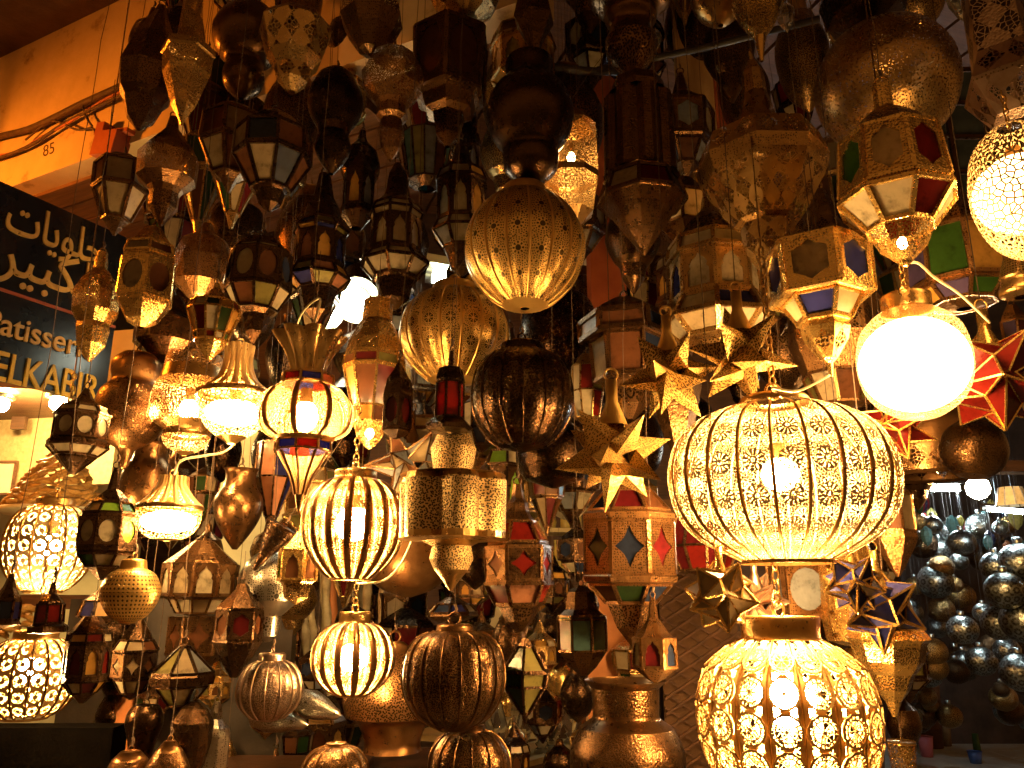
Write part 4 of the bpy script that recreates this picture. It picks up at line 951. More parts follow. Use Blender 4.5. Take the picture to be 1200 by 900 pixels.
lant('glass_fan_lantern', 'lantern of upright grey and beige glass wedges left of the joined drums', 497, 2.75, [(496, 80, 'g'), (510, 92, 'g'), (562, 34, 'm'), (568, 10)], n=8, metal='bronze', panes=('grey', 'beige', 'brown'), group=G3)
lant('octagonal_lantern', 'dark red lantern with red diamond panes right of the joined drums', 609, 2.2, [(568, 10, 'm'), (584, 16, 'm'), (590, 24, 'm'), (600, 28, 'm'), (612, 42, 'g'), (636, 70, 'm'), (642, 78, 'x'), (680, 76, 'm'), (684, 80, 'g'), (708, 56, 'm'), (712, 48, 'e'), (728, 34, 'm'), (740, 10)], n=6, metal='bronze', panes=('red', 'wine', 'pink', 'red'), group=G3, rot=10)
lant('spindle_lantern', 'dark green spindle shaped lantern under the red diamond lantern', 615, 2.2, [(748, 8, 'm'), (758, 20, 'g'), (786, 56, 'm'), (788, 58, 'g'), (804, 52, 'g'), (836, 10, 'm'), (850, 2)], n=6, metal='dark', panes=('darkgreen', 'darkgreen', 'olive'), group=G3)
lant('octagonal_lantern', 'large bronze lantern with dark blue diamond panes under the spiky star', 737, 2.3, [(570, 30, 'm'), (576, 56, 'g'), (600, 100, 'm'), (604, 114, 'm'), (610, 114, 'm'), (613, 108, 'x'), (672, 110, 'm'), (676, 118, 'm'), (682, 114, 'm'), (685, 100, 'g'), (706, 62, 'm'), (709, 58, 'e'), (736, 36, 'm'), (756, 4)], n=8, metal='copper', panes=('darkgreen', 'darkblue', 'wine', 'brown'), pat='fine', cells=16, group=G3, rot=-30)
lant('octagonal_lantern', 'small dark lantern with green and blue panes beside the orange post', 683, 2.35, [(686, 10, 'm'), (694, 34, 'm'), (714, 40, 'm'), (722, 58, 'g'), (726, 60, 'g'), (762, 60, 'm'), (766, 56, 'm'), (782, 32, 'm'), (792, 10)], n=8, metal='bronze', panes=('darkgreen', 'blue', 'wine', 'teal'), group=G3)
lant('octagonal_lantern', 'small copper lantern with a slender cone roof over the brass urn', 766, 2.15, [(700, 6, 'm'), (724, 12, 'm'), (742, 36, 'm'), (748, 50, 'a'), (782, 52, 'm'), (786, 44, 'm'), (796, 20, 'm'), (800, 6)], n=6, metal='copper', panes=('darkblue', 'beige', 'wine'), group=G3)
# --- left middle and lower left
lant('frosted_lantern', 'dark lantern with backlit frosted panes under the sign', 93, 2.45, [(455, 6, 'm'), (468, 22, 'm'), (478, 56, 'g'), (486, 70, 'm'), (489, 66, 'o'), (514, 66, 'm'), (518, 78, 'm'), (524, 76, 'g'), (534, 52, 'm'), (538, 48, 'm'), (548, 26, 'm'), (556, 6)], n=8, metal='dark', panes=('frost',), group=G3)
lant('frosted_lantern', 'dark lantern with green and white panes beside the upper ring globe', 127, 2.28, [(548, 6, 'm'), (560, 12, 'm'), (574, 16, 'm'), (584, 40, 'm'), (590, 50, 'g'), (602, 68, 'm'), (608, 72, 'o'), (640, 72, 'm'), (646, 74, 'm'), (650, 68, 'g'), (664, 44, 'm'), (670, 30, 'm'), (680, 6)], n=8, metal='dark', panes=('frost', 'lime', 'green', 'frost'), group=G3)
lant('vase', 'tarnished brass vase left of the fluted dish lantern', 172, 2.75, [(520, 46, 'm'), (524, 40, 'm'), (538, 42, 'm'), (552, 60, 'm'), (572, 66, 'm'), (590, 56, 'm'), (606, 30, 'm'), (616, 6)], n=32, metal='bronze', group='vases', cat='vase')
lant('vase', 'tapered brass vase hanging right of the glowing dish bowl', 279, 2.7, [(550, 42, 'm'), (556, 36, 'm'), (570, 40, 'm'), (586, 58, 'm'), (606, 54, 'm'), (625, 34, 'm'), (644, 6)], n=32, metal='bronze', group='vases', cat='vase')
lant('cone_lantern', 'dark glass cone lantern beside the trumpet tail', 320, 2.75, [(520, 44, 'g'), (560, 46, 'g'), (605, 16, 'm'), (616, 10, 'm'), (628, 4)], n=8, metal='dark', panes=('brown', 'pink', 'blue', 'brown'), group=G3)
lant('cone_lantern', 'tilted dark pierced cone lantern below the tapered brass vase', 300, 2.55, [(608, 44, 'm'), (612, 44, 'e'), (648, 14, 'm'), (654, 12, 'm'), (668, 4)], n=24, metal='dark', pat='fine', cells=14, group=G4, lean=0.55)
lant('pierced_ball_lantern', 'silver pierced ball lantern with a ruby stone left of the lit ribbed globe', 318, 2.5, [(626, 14, 'm'), (638, 22, 'm'), (644, 26, 'm'), (648, 34, 'e'), (660, 62, 'e'), (682, 78, 'e'), (704, 70, 'm'), (716, 44, 'm'), (722, 30, 'e'), (745, 26, 'm'), (752, 6)], n=32, metal='silver', pat='roset', cells=9, group=G4)
lant('house_lantern', 'small gold house shaped lantern with arched windows touching the lit globe', 349, 2.35, [(622, 8, 'm'), (636, 30, 'm'), (644, 50, 'm'), (647, 48, 'a'), (680, 48, 'm'), (684, 36, 'e'), (700, 30, 'm'), (708, 4)], n=6, metal='gold', panes=('brown', 'green', 'brown'), group=G3)
lant('turret_lantern', 'wide lantern with a row of white arched panes below the glowing dish', 234, 2.62, [(634, 24, 'm'), (650, 62, 'm'), (658, 84, 'm'), (662, 90, 'a'), (698, 90, 'm'), (702, 70, 'g'), (718, 50, 'm'), (722, 20)], n=10, metal='bronze', panes=('frost', 'beige'), group=G3)
lant('trellis_lantern', 'brown lantern with crossed bars below the white paned turret lantern', 232, 2.9, [(724, 70, 'x'), (766, 72, 'm'), (780, 40)], n=6, metal='bronze', panes=('brown',), group=G3)
lant('cone_roof_lantern', 'lantern with a grey glass cone roof low at the left', 214, 2.4, [(755, 6, 'm'), (758, 12, 'g'), (788, 78, 'm'), (792, 84, 'm'), (802, 80, 'm'), (804, 66, 'g'), (826, 30, 'm'), (834, 8)], n=8, metal='dark', panes=('beige', 'grey', 'olive'), group=G3)
lant('octagonal_lantern', 'dark lantern with frosted shoulder panes beside the grey cone roof', 158, 2.5, [(726, 12, 'm'), (738, 28, 'm'), (750, 42, 'g'), (762, 58, 'm'), (766, 54, 'x'), (792, 54, 'm'), (796, 46, 'g'), (812, 26, 'm'), (820, 4)], n=8, metal='dark', panes=('frost', 'beige', 'brown'), group=G3)
lant('octagonal_lantern', 'black lantern with dull red panes left of the rose silver globe', 279, 2.45, [(684, 10, 'm'), (696, 24, 'm'), (706, 44, 'm'), (712, 56, 'm'), (716, 54, 'h'), (748, 56, 'm'), (752, 60, 'm'), (770, 40, 'm'), (794, 10)], n=6, metal='dark', panes=('wine', 'brown'), group=G3)
lant('red_pane_lantern', 'dark lantern with red and frosted panes right of the lower ring globe', 102, 2.2, [(722, 20, 'm'), (734, 40, 'm'), (742, 52, 'g'), (752, 56, 'm'), (756, 54, 'a'), (792, 54, 'm'), (798, 54, 'g'), (812, 32, 'm'), (824, 8)], n=8, metal='dark', panes=('red', 'frost', 'wine', 'amber'), group=G3)
lant('red_glass_lantern', 'tiny black lantern with red panes between the two ring globes', 60, 2.2, [(682, 5, 'm'), (696, 12, 'm'), (704, 30, 'm'), (708, 34, 'g'), (730, 36, 'm'), (734, 52, 'm'), (741, 52, 'm'), (743, 10)], n=6, metal='dark', panes=('red', 'wine'), group=G3, lit=(720, 2.5, 120))
lant('red_glass_lantern', 'tiny black lantern with blue panes at the left edge', 8, 2.2, [(672, 5, 'm'), (688, 16, 'm'), (700, 32, 'm'), (704, 34, 'g'), (726, 36, 'm'), (732, 44, 'm'), (736, 10)], n=6, metal='dark', panes=('darkblue', 'blue'), group=G3)
lant('octagonal_lantern', 'dark lantern with amber and blue panes under the dotted brass ball', 118, 2.5, [(692, 14, 'm'), (704, 44, 'g'), (722, 56, 'm'), (728, 30)], n=8, metal='dark', panes=('amber', 'blue', 'frost'), group=G3)
lant('bulb_lantern', 'small dark domed lantern under the frosted shoulder lantern', 166, 2.3, [(826, 30, 'm'), (836, 44, 'm'), (850, 46, 'm'), (870, 34, 'm'), (892, 26, 'm'), (910, 6)], n=24, metal='dark', group=G4)
lant('bulb_lantern', 'small dark domed lantern with a bright shoulder under the grey cone roof', 222, 2.32, [(822, 10, 'm'), (830, 32, 'm'), (846, 52, 'm'), (870, 50, 'm'), (896, 40, 'm'), (920, 10)], n=12, metal='dark', group=G4)
lant('bulb_lantern', 'narrow silver necked lantern right of the domed ones', 250, 2.35, [(822, 8, 'm'), (834, 16, 'm'), (842, 14, 'm'), (852, 34, 'm'), (860, 40, 'm'), (900, 40, 'm'), (920, 10)], n=8, metal='silver', group=G4)
lant('pierced_ball_lantern', 'pierced copper pear lantern at the bottom edge under the domed lanterns', 196, 2.25, [(868, 14, 'm'), (880, 34, 'e'), (900, 54, 'e'), (925, 50, 'm'), (935, 10)], n=32, metal='copper', pat='fine', cells=14, group=G4)
lant('pierced_ball_lantern', 'dark copper ball at the bottom edge beside the orange post', 150, 2.28, [(880, 24, 'm'), (890, 44, 'e'), (910, 56, 'e'), (930, 30)], n=32, metal='copper', pat='sparse', cells=14, group=G4)
lant('pumpkin_lantern', 'copper ribbed globe at the bottom edge below the lit ribbed globe', 393, 2.1, [(870, 24, 'm'), (874, 30, 'E'), (880, 56, 'E'), (896, 78, 'E'), (920, 70, 'E'), (935, 30)], n=48, metal='copper', pat='finest', gores=12, lobe=0.04, group=G2, ribw=0.06, cord=None)
lant('pierced_dome_lantern', 'glittering pierced copper dome right of the smaller lit ribbed globe', 462, 2.75, [(752, 20, 'm'), (764, 50, 'e'), (785, 92, 'e'), (815, 118, 'e'), (838, 112, 'm'), (846, 84, 'm'), (868, 66, 'm'), (880, 70)], n=36, metal='copper', pat='fine', cells=20, group=G4)
lant('copper_bowl', 'wide dark copper bowl hanging behind the joined drums', 478, 2.9, [(632, 124, 'm'), (638, 122, 'm'), (664, 108, 'm'), (688, 70, 'm'), (700, 10)], n=36, metal='copper', group='bowls', cat='bowl')
# --- right lower
lant('urn', 'large brass urn with flared rim at the bottom centre right', 735, 2.25, [(797, 96, 'm'), (800, 92, 'm'), (806, 80, 'e'), (836, 78, 'm'), (842, 82, 'm'), (852, 110, 'e'), (878, 134, 'e'), (905, 136, 'm'), (940, 110, 'm'), (965, 70)], n=44, metal='bronze', pat='sparse', cells=26, cord=None, group='vases', cat='urn', fixed=True, stand=1, smooth=True)
lant('pierced_cup_lantern', 'bright gold pierced lantern with ring rosettes behind the blue stars', 995, 2.15, [(632, 60, 'p'), (660, 66, 'p'), (728, 72, 'p'), (750, 66, 'm'), (756, 30)], n=10, metal='gold', pat='roset', cells=8, group=G4)
lant('umbrella_lantern', 'flared gold lantern with pointed lit brim below the blue stars', 1040, 2.1, [(690, 20, 'p'), (720, 60, 'p'), (748, 104, 'm'), (752, 96, 'm'), (756, 92, 'e'), (775, 82, 'm'), (786, 66, 'm'), (790, 58, 'e'), (808, 42, 'm'), (822, 20, 'm'), (840, 6)], n=8, metal='gold', pat='fine', cells=18, group=G4, lit=(738, 6, 300))
lant('hexagonal_lantern', 'brown lantern with dark bars hanging behind the huge wide globe at its right', 1046, 2.35, [(565, 20, 'm'), (576, 46, 'm'), (580, 50, 'g'), (622, 52, 'm'), (630, 56, 'm'), (640, 48, 'm'), (664, 20, 'm'), (676, 4)], n=6, metal='copper', panes=('beige', 'frost', 'brown'), group=G3)
lant('perforated_pail', 'gold pierced pail lantern at the bottom edge right of the medallion lantern', 1058, 2.6, [(868, 34, 'm'), (871, 36, 'p'), (905, 30, 'm'), (920, 28)], n=24, metal='gold', pat='web', cells=10, group=G4)
lant('red_fabric_lantern', 'dark red domed lantern behind the huge wide globe on its left', 824, 2.7, [(596, 30, 'm'), (604, 60, 'g'), (640, 84, 'g'), (668, 60, 'm'), (676, 10)], n=10, metal='bronze', panes=('red', 'wine'), group=G3)
lant('mirror_lantern', 'copper framed lantern with a heart shaped grey mirror between the two huge lit ones', 937, 2.3, [(655, 74, 'm'), (660, 78, 'o'), (722, 74, 'm'), (730, 40)], n=4, metal='copper', panes=('grey',), group=G3, rot=-45)
lant('cowl_lantern', 'bright pierced half dome lantern at the right edge above the red star', 1194, 2.1, [(296, 10, 'm'), (304, 34, 'e'), (326, 52, 'm'), (330, 48, 'm'), (344, 56, 'm'), (348, 20)], n=24, metal='brass', pat='dots', cells=14, group=G4)
lant('box_lantern', 'dark lantern with blue panes at the right edge beside the red star', 1188, 2.2, [(358, 12, 'm'), (372, 30, 'm'), (378, 34, 'g'), (406, 32, 'm'), (414, 10)], n=5, metal='copper', panes=('violet', 'wine', 'blue'), group=G3)
lant('pierced_bell_lantern', 'dim pierced copper cone lantern behind the gold blue windowed lantern', 975, 2.75, [(225, 16, 'm'), (260, 40, 'e'), (284, 70, 'm'), (300, 50, 'g'), (360, 110, 'e'), (400, 116, 'm'), (440, 90, 'g'), (474, 60, 'm'), (480, 10)], n=8, metal='copper', pat='leaf', cells=14, panes=('brown', 'olive', 'beige'), group=G4)
# fill-ins glimpsed in the gaps
lant('octagonal_lantern', 'dim lantern with cream and red panes glimpsed left of the spiky star', 688, 2.75, [(415, 10, 'm'), (430, 34, 'g'), (460, 40, 'g'), (490, 28, 'm'), (502, 6)], n=8, metal='brass', panes=('frost', 'red', 'olive', 'frost'), group=G3)
lant('arched_lantern', 'dark blue glass lantern glimpsed under the crossed rosette globe', 565, 2.95, [(462, 14, 'm'), (474, 44, 'g'), (504, 50, 'g'), (522, 30, 'm'), (530, 4)], n=8, metal='dark', panes=('blue', 'frost', 'darkblue'), group=G3)
lant('octagonal_lantern', 'dark lantern with a bright frosted pane behind the tube sided lantern', 803, 2.85, [(210, 20, 'm'), (232, 60, 'g'), (268, 70, 'm'), (290, 20)], n=6, metal='bronze', panes=('frost', 'beige'), group=G3, lit=(250, 4, 160))
lant('hexagonal_lantern', 'dark lantern with blue and white glass lit from below over the copper ribbed globe', 530, 2.6, [(700, 14, 'm'), (708, 40, 'g'), (718, 60, 'm'), (722, 64, 'm'), (728, 30)], n=8, metal='dark', panes=('blue', 'frost', 'darkblue'), group=G3)

FILL = [('octagonal_lantern', 'dim brown paned lantern', [(0, .14, 'm'), (.18, .4, 'm'), (.3, .86, 'g'), (.42, 1, 'm'), (.45, .92, 'a'), (.68, .92, 'm'), (.72, 1, 'g'), (.84, .5, 'm'), (1, .05)], 8, ('brown', 'amber', 'beige', 'olive')),
        ('octagonal_lantern', 'dim frosted pane lantern', [(0, .1, 'm'), (.2, .3, 'm'), (.34, .9, 'm'), (.37, 1, 'h'), (.66, .96, 'm'), (.7, .8, 'g'), (.86, .4, 'm'), (1, .05)], 6, ('frost', 'darkblue', 'brown', 'grey')),
        ('pierced_urn_lantern', 'dim pierced urn', [(0, .16, 'm'), (.14, .3, 'm'), (.26, .8, 'e'), (.48, 1, 'e'), (.68, .7, 'm'), (.74, .5, 'e'), (.86, .4, 'm'), (1, .05)], 24, ()),
        ('pierced_ball_lantern', 'dim round lantern', [(0, .4, 'm'), (.1, .44, 'm'), (.14, .6, 'e'), (.36, .96, 'e'), (.56, 1, 'e'), (.8, .76, 'e'), (.94, .3, 'm'), (1, .05)], 28, ()),
        ('cone_lantern', 'dim tapering lantern', [(0, .2, 'm'), (.1, .8, 'm'), (.16, 1, 'g'), (.4, .9, 'm'), (.44, .8, 'g'), (.86, .2, 'm'), (1, .05)], 8, ('wine', 'brown', 'darkgreen', 'beige'))]
rf = random.Random(21)
FRONT = list(SPECS); FI = 0; SEEN = set()
HIDDEN = {4, 5, 6, 7, 9, 11, 12, 13, 17, 18, 20, 21, 29, 38, 42, 43, 48, 51, 52, 54, 55, 57, 63, 64, 67, 68, 78, 82, 84, 86, 91, 93, 94, 98, 99, 100, 101, 102, 106, 110, 111, 113, 118, 119, 123, 124, 125, 130, 132, 133, 134, 136, 137, 144, 145, 148, 150, 153, 155, 156, 159, 160, 163, 164, 165, 166, 167, 168, 172, 179, 181, 193, 194, 200, 221, 225}
STOPW = {'of', 'with', 'at', 'the', 'a', 'an', 'and', 'in', 'over', 'under', 'beside', 'behind', 'left', 'right', 'above', 'below', 'by', 'between', 'top', 'lower', 'upper', 'round', 'to', 'small', 'for', 'its', 'near', 'two', 'hanging', 'cut', 'off', 'dark', 'golden', 'pale', 'red', 'pierced', 'slim', 'flat', 'long', 'amber', 'green', 'white', 'one', 'from', 'big', 'glowing', 'lit'}
def fill_label(kind, x, y):
    best = min(FRONT, key=lambda q: abs(q['cx'] - x) + abs((q['prof'][0][0] + q['prof'][-1][0]) / 2 - y))
    wds = best['label'].split()[:7]
    if 'lantern' in wds and wds.index('lantern') >= 3: wds = wds[:max(wds.index('lantern') + 1, 6)]
    while wds[-1] in STOPW: wds.pop()
    dx, dy = x - best['cx'], y - (best['prof'][0][0] + best['prof'][-1][0]) / 2
    side = ['just left of', 'just right of', 'just above', 'just below']
    first = (1 if dx > 0 else 0) if abs(dx) > abs(dy) else (3 if dy > 0 else 2)
    lb = ''
    for sd in [side[first]] + side + ['half hidden by', 'deep behind', 'peeping past']:
        lb = '%s %s the %s' % (kind, sd, ' '.join(wds))
        if lb not in SEEN: break
    SEEN.add(lb); return lb
for gy in range(-20, 880, 74):
    for gx in range(96, 1060, 64):
        x, y = gx + rf.uniform(-22, 22), gy + rf.uniform(-22, 22)
        if 240 < x < 345 and 500 < y < 700: continue
        if 560 < x < 705 and y > 560 and rf.random() < .6: continue
        if 760 < x < 850 and y > 540: continue
        if x < 168: continue
        if x < 130: continue
        nm, lb, pr, nn, pn = rf.choice(FILL); h = rf.uniform(85, 130); w_ = h * rf.uniform(.48, .68)
        dd = 3.15 + rf.uniform(0, .9); mt = rf.choice(['black', 'dark', 'bronze', 'bronze', 'brass']); FI += 1
        if FI in HIDDEN: continue
        lant(nm, fill_label(lb, x, y), x, dd, [(y - h / 2 + q[0] * h, q[1] * w_) + tuple(q[2:]) for q in pr], n=nn, metal=mt, pat='fine', cells=14, panes=pn or ('frost',), group='indistinct lanterns behind the front rows'); SPECS[-1]['fi'] = FI
for (x0, x1, y0, y1, stx, sty) in ((128, 430, 690, 900, 46, 52), (556, 706, 580, 900, 44, 60), (250, 345, 520, 690, 60, 70)):
    for gy in range(y0, y1, sty):
        for gx in range(x0, x1, stx):
            x, y = gx + rf.uniform(-14, 14), gy + rf.uniform(-16, 16)
            nm, lb, pr, nn, pn = rf.choice(FILL); h = rf.uniform(58, 84); w_ = h * rf.uniform(.5, .7)
            dd = 2.85 + rf.uniform(0, .35); mt = rf.choice(['black', 'dark', 'dark', 'bronze', 'brass']); FI += 1; drop = rf.random() < .3
            if FI in HIDDEN or drop: continue
            lant(nm, fill_label('small ' + lb, x, y), x, dd, [(y - h / 2 + q[0] * h, q[1] * w_) + tuple(q[2:]) for q in pr], n=nn, metal=mt, pat='fine', cells=14, panes=pn or ('frost',), group='small indistinct lanterns low in the stall'); SPECS[-1]['fi'] = FI
layout()
for s in SPECS: s['root'] = build(s)
cords()
# --- stars
star('spiky plain brass star lantern left of the huge wide globe', 719, 532, 124, 2.0, 'softgold', None, 'sparse', (0.5, 0.22, 0.35), 0.40)
star('pierced brass star lantern above the spiky plain star', 784, 441, 104, 2.12, 'softgold', None, 'fine', (0.15, 0.35, 0.1), 0.40)
star('pierced brass star lantern right above the huge wide globe', 868, 418, 112, 2.05, 'softgold', None, 'fine', (0.35, -0.1, 0.75), 0.40)
star('pale amber glass star lantern with brass edges above the medallion lantern', 845, 698, 78, 1.85, 'gold', 'beige', 'fine', (0.1, 0.2, 0.4), 0.62)
star('pink glass star lantern behind the amber star', 886, 706, 66, 2.15, 'rose', 'pink', 'fine', (0.4, 0.5, 0.1), 0.5)
star('red glass star lantern with gold edges at the right edge', 1163, 444, 118, 2.1, 'gold', 'red', 'fine', (0.3, 0.15, 0.2), 0.6)
star('smaller dark blue glass star lantern right of the grey mirror', 1000, 684, 66, 1.9, 'gold', 'blue', 'fine', (0.1, 0.3, 0.2), 0.6)
star('larger blue glass star lantern over the flared gold lantern', 1030, 712, 90, 1.97, 'gold', 'blue', 'fine', (0.5, 0.1, 0.6), 0.58)
star('red glass star lantern wedged between the wide globe and the blazing globe', 1046, 500, 84, 2.2, 'gold', 'red', 'fine', (0.2, 0.4, 0.9), 0.46)
star('grey blue glass star lantern with long wedges left of the joined drums', 480, 545, 90, 2.6, 'bronze', ['grey', 'beige', 'brown'], 'fine', (0.2, 0.5, 0.3), 0.42)

# ------------------------------------------------------------------ lamps of the stall that are not lanterns
def tube_lamp(p, q, r, st, col, label, group=None):
    p, q = Vector(p), Vector(q)
    rt = bpy.data.objects.new('fluorescent_lamp', None); COL.objects.link(rt); rt.location = p; tag(rt, label, 'lamp', group)
    d = q - p; t = d.normalized()
    link('tube', MB().tube([t * 0.03, d - t * 0.03], r, 8).mesh('tube', emit('tube', col, st), True), rt)
    link('housing', MB().beam(Vector((0, 0, r * 2.2)), d + Vector((0, 0, r * 2.2)), r * 2.2, r * 1.2).mesh('housing', BLACK if r < 0.032 else CREAM), rt)
    for e in (Vector((0, 0, 0)), d - t * 0.03):
        link('end_cap', MB().tube([e, e + t * 0.03], r * 1.2, 8).mesh('end_cap', metal('silver'), True), rt)
COOL = (0.78, 0.95, 1.0)
tube_lamp(P(372, 366, 3.7), P(440, 338, 3.9), 0.034, 42.0, (0.9, 1.0, 0.86), 'bright white tube lamp behind the arched lanterns at the left', 'tube lamps of the stall')
tube_lamp(P(500, 322, 3.8), P(545, 330, 3.8), 0.034, 42.0, (0.9, 1.0, 0.86), 'bright white tube lamp left of the top golden globe', 'tube lamps of the stall')
for (x, y, d, lab) in ((418, 352, 3.4, 'round white reflector lamp behind the golden domed lantern'), (378, 362, 3.55, 'round white reflector lamp behind the petal crown')):
    c = P(x, y, d); rt = bpy.data.objects.new('reflector_lamp', None); COL.objects.link(rt); rt.location = c; rt.rotation_euler = (R_(-60), 0, 0); tag(rt, lab, 'lamp')
    link('shade', MB().lathe([(0.03, 0.09), (0.05, 0.06), (0.10, 0.0)], 20).mesh('shade', CREAM, True), rt)
    link('bulb', ico(0.055, 2).mesh('bulb', emit('white', (0.95, 1.0, 0.80), 40.0), True), rt, (0, 0, 0.0))

# ------------------------------------------------------------------ inside of the stall: shelves, bottles, canes
SHELFM = plain('shelf_board', [(0.3, (0.30, 0.24, 0.12)), (0.7, (0.46, 0.38, 0.20))], 6, 0.5, 0.2)
def bottle_mesh(kind, mat):
    pr = {'bottle': [(0.001, 0.16), (0.010, 0.16), (0.011, 0.12), (0.014, 0.105), (0.030, 0.085), (0.032, 0.01), (0.026, 0.0), (0.001, 0.0)],
          'flask': [(0.001, 0.15), (0.014, 0.15), (0.010, 0.13), (0.010, 0.10), (0.028, 0.075), (0.036, 0.045), (0.026, 0.012), (0.030, 0.0), (0.001, 0.0)],
          'teapot': [(0.001, 0.13), (0.006, 0.125), (0.012, 0.11), (0.02, 0.10), (0.04, 0.08), (0.05, 0.05), (0.038, 0.015), (0.045, 0.0), (0.001, 0.0)],
          'hurricane': [(0.014, 0.20), (0.022, 0.17), (0.036, 0.12), (0.038, 0.09), (0.022, 0.05), (0.016, 0.045), (0.028, 0.035), (0.018, 0.022), (0.030, 0.012), (0.034, 0.0)],
          'candlestick': [(0.001, 0.17), (0.012, 0.165), (0.006, 0.15), (0.014, 0.13), (0.006, 0.115), (0.012, 0.07), (0.006, 0.05), (0.026, 0.015), (0.030, 0.0), (0.001, 0.0)]}[kind]
    return MB().lathe(pr, 14, cells=6).mesh(kind, mat, True)
GL = {'clear': plain('clear_glass', [(0.3, (0.86, 0.84, 0.74)), (0.7, (0.95, 0.93, 0.86))], 5, 0.03, 0.0, trans=0.97),
      'yellow': plain('yellow_glass', [(0.3, (0.50, 0.40, 0.10)), (0.7, (0.66, 0.55, 0.18))], 5, 0.1, 0.0, trans=0.4),
      'blue': plain('blue_glass', [(0.3, (0.03, 0.05, 0.2)), (0.7, (0.06, 0.08, 0.3))], 5, 0.1, 0.0, trans=0.3),
      'green': plain('green_glass', [(0.3, (0.05, 0.14, 0.04)), (0.7, (0.10, 0.22, 0.06))], 5, 0.1, 0.0, trans=0.3),
      'dark': plain('dark_glass', [(0.3, (0.04, 0.02, 0.01)), (0.7, (0.10, 0.05, 0.02))], 5, 0.1, 0.0),
      'red': plain('red_glass', [(0.3, (0.35, 0.01, 0.02)), (0.7, (0.55, 0.02, 0.03))], 5, 0.1, 0.0, trans=0.2),
      'gilt': metal('gold'), 'silver': metal('silver')}
BM = {}
def ware(kind, glassk, loc, sc, label, group):
    if (kind, glassk) not in BM: BM[(kind, glassk)] = bottle_mesh(kind, GL[glassk])
    o = link(kind if kind != 'hurricane' else 'glass_oil_lamp', BM[(kind, glassk)], None, loc, (0, 0, random.uniform(0, 6)), (sc, sc, sc)); tag(o, label, {'bottle': 'bottle', 'flask': 'flask', 'teapot': 'teapot', 'hurricane': 'oil lamp', 'candlestick': 'candlestick'}[kind], group)
SH = [(0, 598, 632, 700, 606, 4.2, 'top'), (1, 640, 684, 706, 648, 4.0, 'second'), (2, 634, 712, 716, 690, 3.9, 'third'), (3, 560, 770, 706, 718, 3.8, 'fourth'), (4, 545, 862, 690, 798, 3.3, 'fifth'), (5, 560, 905, 690, 872, 3.0, 'lowest')]
ware_sets = {0: [('bottle', 'yellow'), ('flask', 'yellow'), ('bottle', 'dark')], 1: [('bottle', 'dark'), ('flask', 'yellow'), ('flask', 'dark')], 2: [('flask', 'dark'), ('bottle', 'yellow'), ('bottle', 'green')],
             3: [('bottle', 'blue'), ('bottle', 'clear'), ('flask', 'clear'), ('candlestick', 'gilt')], 4: [('teapot', 'silver'), ('teapot', 'gilt'), ('flask', 'clear')], 5: [('hurricane', 'clear'), ('hurricane', 'clear'), ('teapot', 'gilt')]}
for (i, x0, y0, x1, y1, d, nm) in SH:
    a = P(x0, y0, d - 0.35 if i > 3 else d); b = P(x1, y1, d + 0.35 if i > 3 else d + 0.1); zz = (a.z + b.z) / 2
    if i > 3: a = P(x0, y0, d); k = (a.z - EYE); b = P(x1, y1, d * 1.0); b = Vector((b.x, a.y * 1.0 + 0.55, a.z)); zz = a.z
    if i > 3:   # keep the receding shelf level: its far end stands where the sight line meets that height
        dr = P(x1, y1, 1.0) - Vector((0, 0, EYE)); t = (zz - EYE) / dr.z if abs(dr.z) > 1e-4 else d
        t = min(max(t, d), d * 1.6); b = Vector((dr.x * t, dr.y * t, zz))
    p, q = Vector((a.x, a.y, 0)), Vector((b.x, b.y, 0)); dv = q - p; an = math.atan2(dv.y, dv.x)
    o = link('display_shelf', MB().box((0, 0.11, 0), (dv.length + 0.1, 0.26, 0.022)).mesh('display_shelf', SHELFM), None, ((p.x + q.x) / 2, (p.y + q.y) / 2, zz - 0.011), (0, 0, an))
    tag(o, nm + ' wooden shelf of glass ware counted from above, behind the spindle lantern', 'shelf')
    m = 9 if i > 3 else 7
    for k in range(m):
        f = (k + 0.5) / m; kd, gk = random.choice(ware_sets[i]); lc = p + dv * f
        off = Vector((-math.sin(an), math.cos(an), 0)) * random.uniform(0.03, 0.10)
        ware(kd, gk, (lc.x + off.x, lc.y + off.y, zz), random.uniform(0.8, 1.25) if i > 3 else random.uniform(0.7, 1.0), '%s %s standing on the %s shelf' % ({'clear': 'clear glass', 'yellow': 'yellow glass', 'blue': 'blue glass', 'green': 'green glass', 'dark': 'dark glass', 'gilt': 'gilt metal', 'silver': 'silver'}[gk], {'hurricane': 'oil lamp'}.get(kd, kd), nm), 'wares on the shelves')
ware('bottle', 'red', P(678, 832, 3.2), 1.3, 'red glass bottle left of the brass urn', None)
ware('teapot', 'gilt', P(657, 815, 3.3), 1.2, 'small gold domed teapot beside the red bottle', None)
# pale round disc added as bright backing behind a black iron scroll
c = P(666, 586, 3.4); rt = bpy.data.objects.new('backed_scroll', None); COL.objects.link(rt); rt.location = c; tag(rt, 'black iron scrollwork with a pale disc added as bright backing left of the bronze lantern', 'wall lamp')
link('bright_backing', MB().lathe([(0.002, 0.05), (0.05, 0.04), (0.085, 0.0)], 20).mesh('bright_backing', glass('frost'), True), rt, rot=(R_(90), 0, 0))
mb = MB()
for (ox, oz, sg) in ((0.02, 0.03, 1), (-0.02, -0.03, -1), (0.04, -0.04, 1)):
    mb.tube([(ox + sg * 0.035 * (1 - k / 22) * math.cos(k * 0.5), -0.06, oz + 0.035 * (1 - k / 22) * math.sin(k * 0.5)) for k in range(18)], 0.006, 5)
link('scrollwork', mb.mesh('scrollwork', BLACK, True), rt)
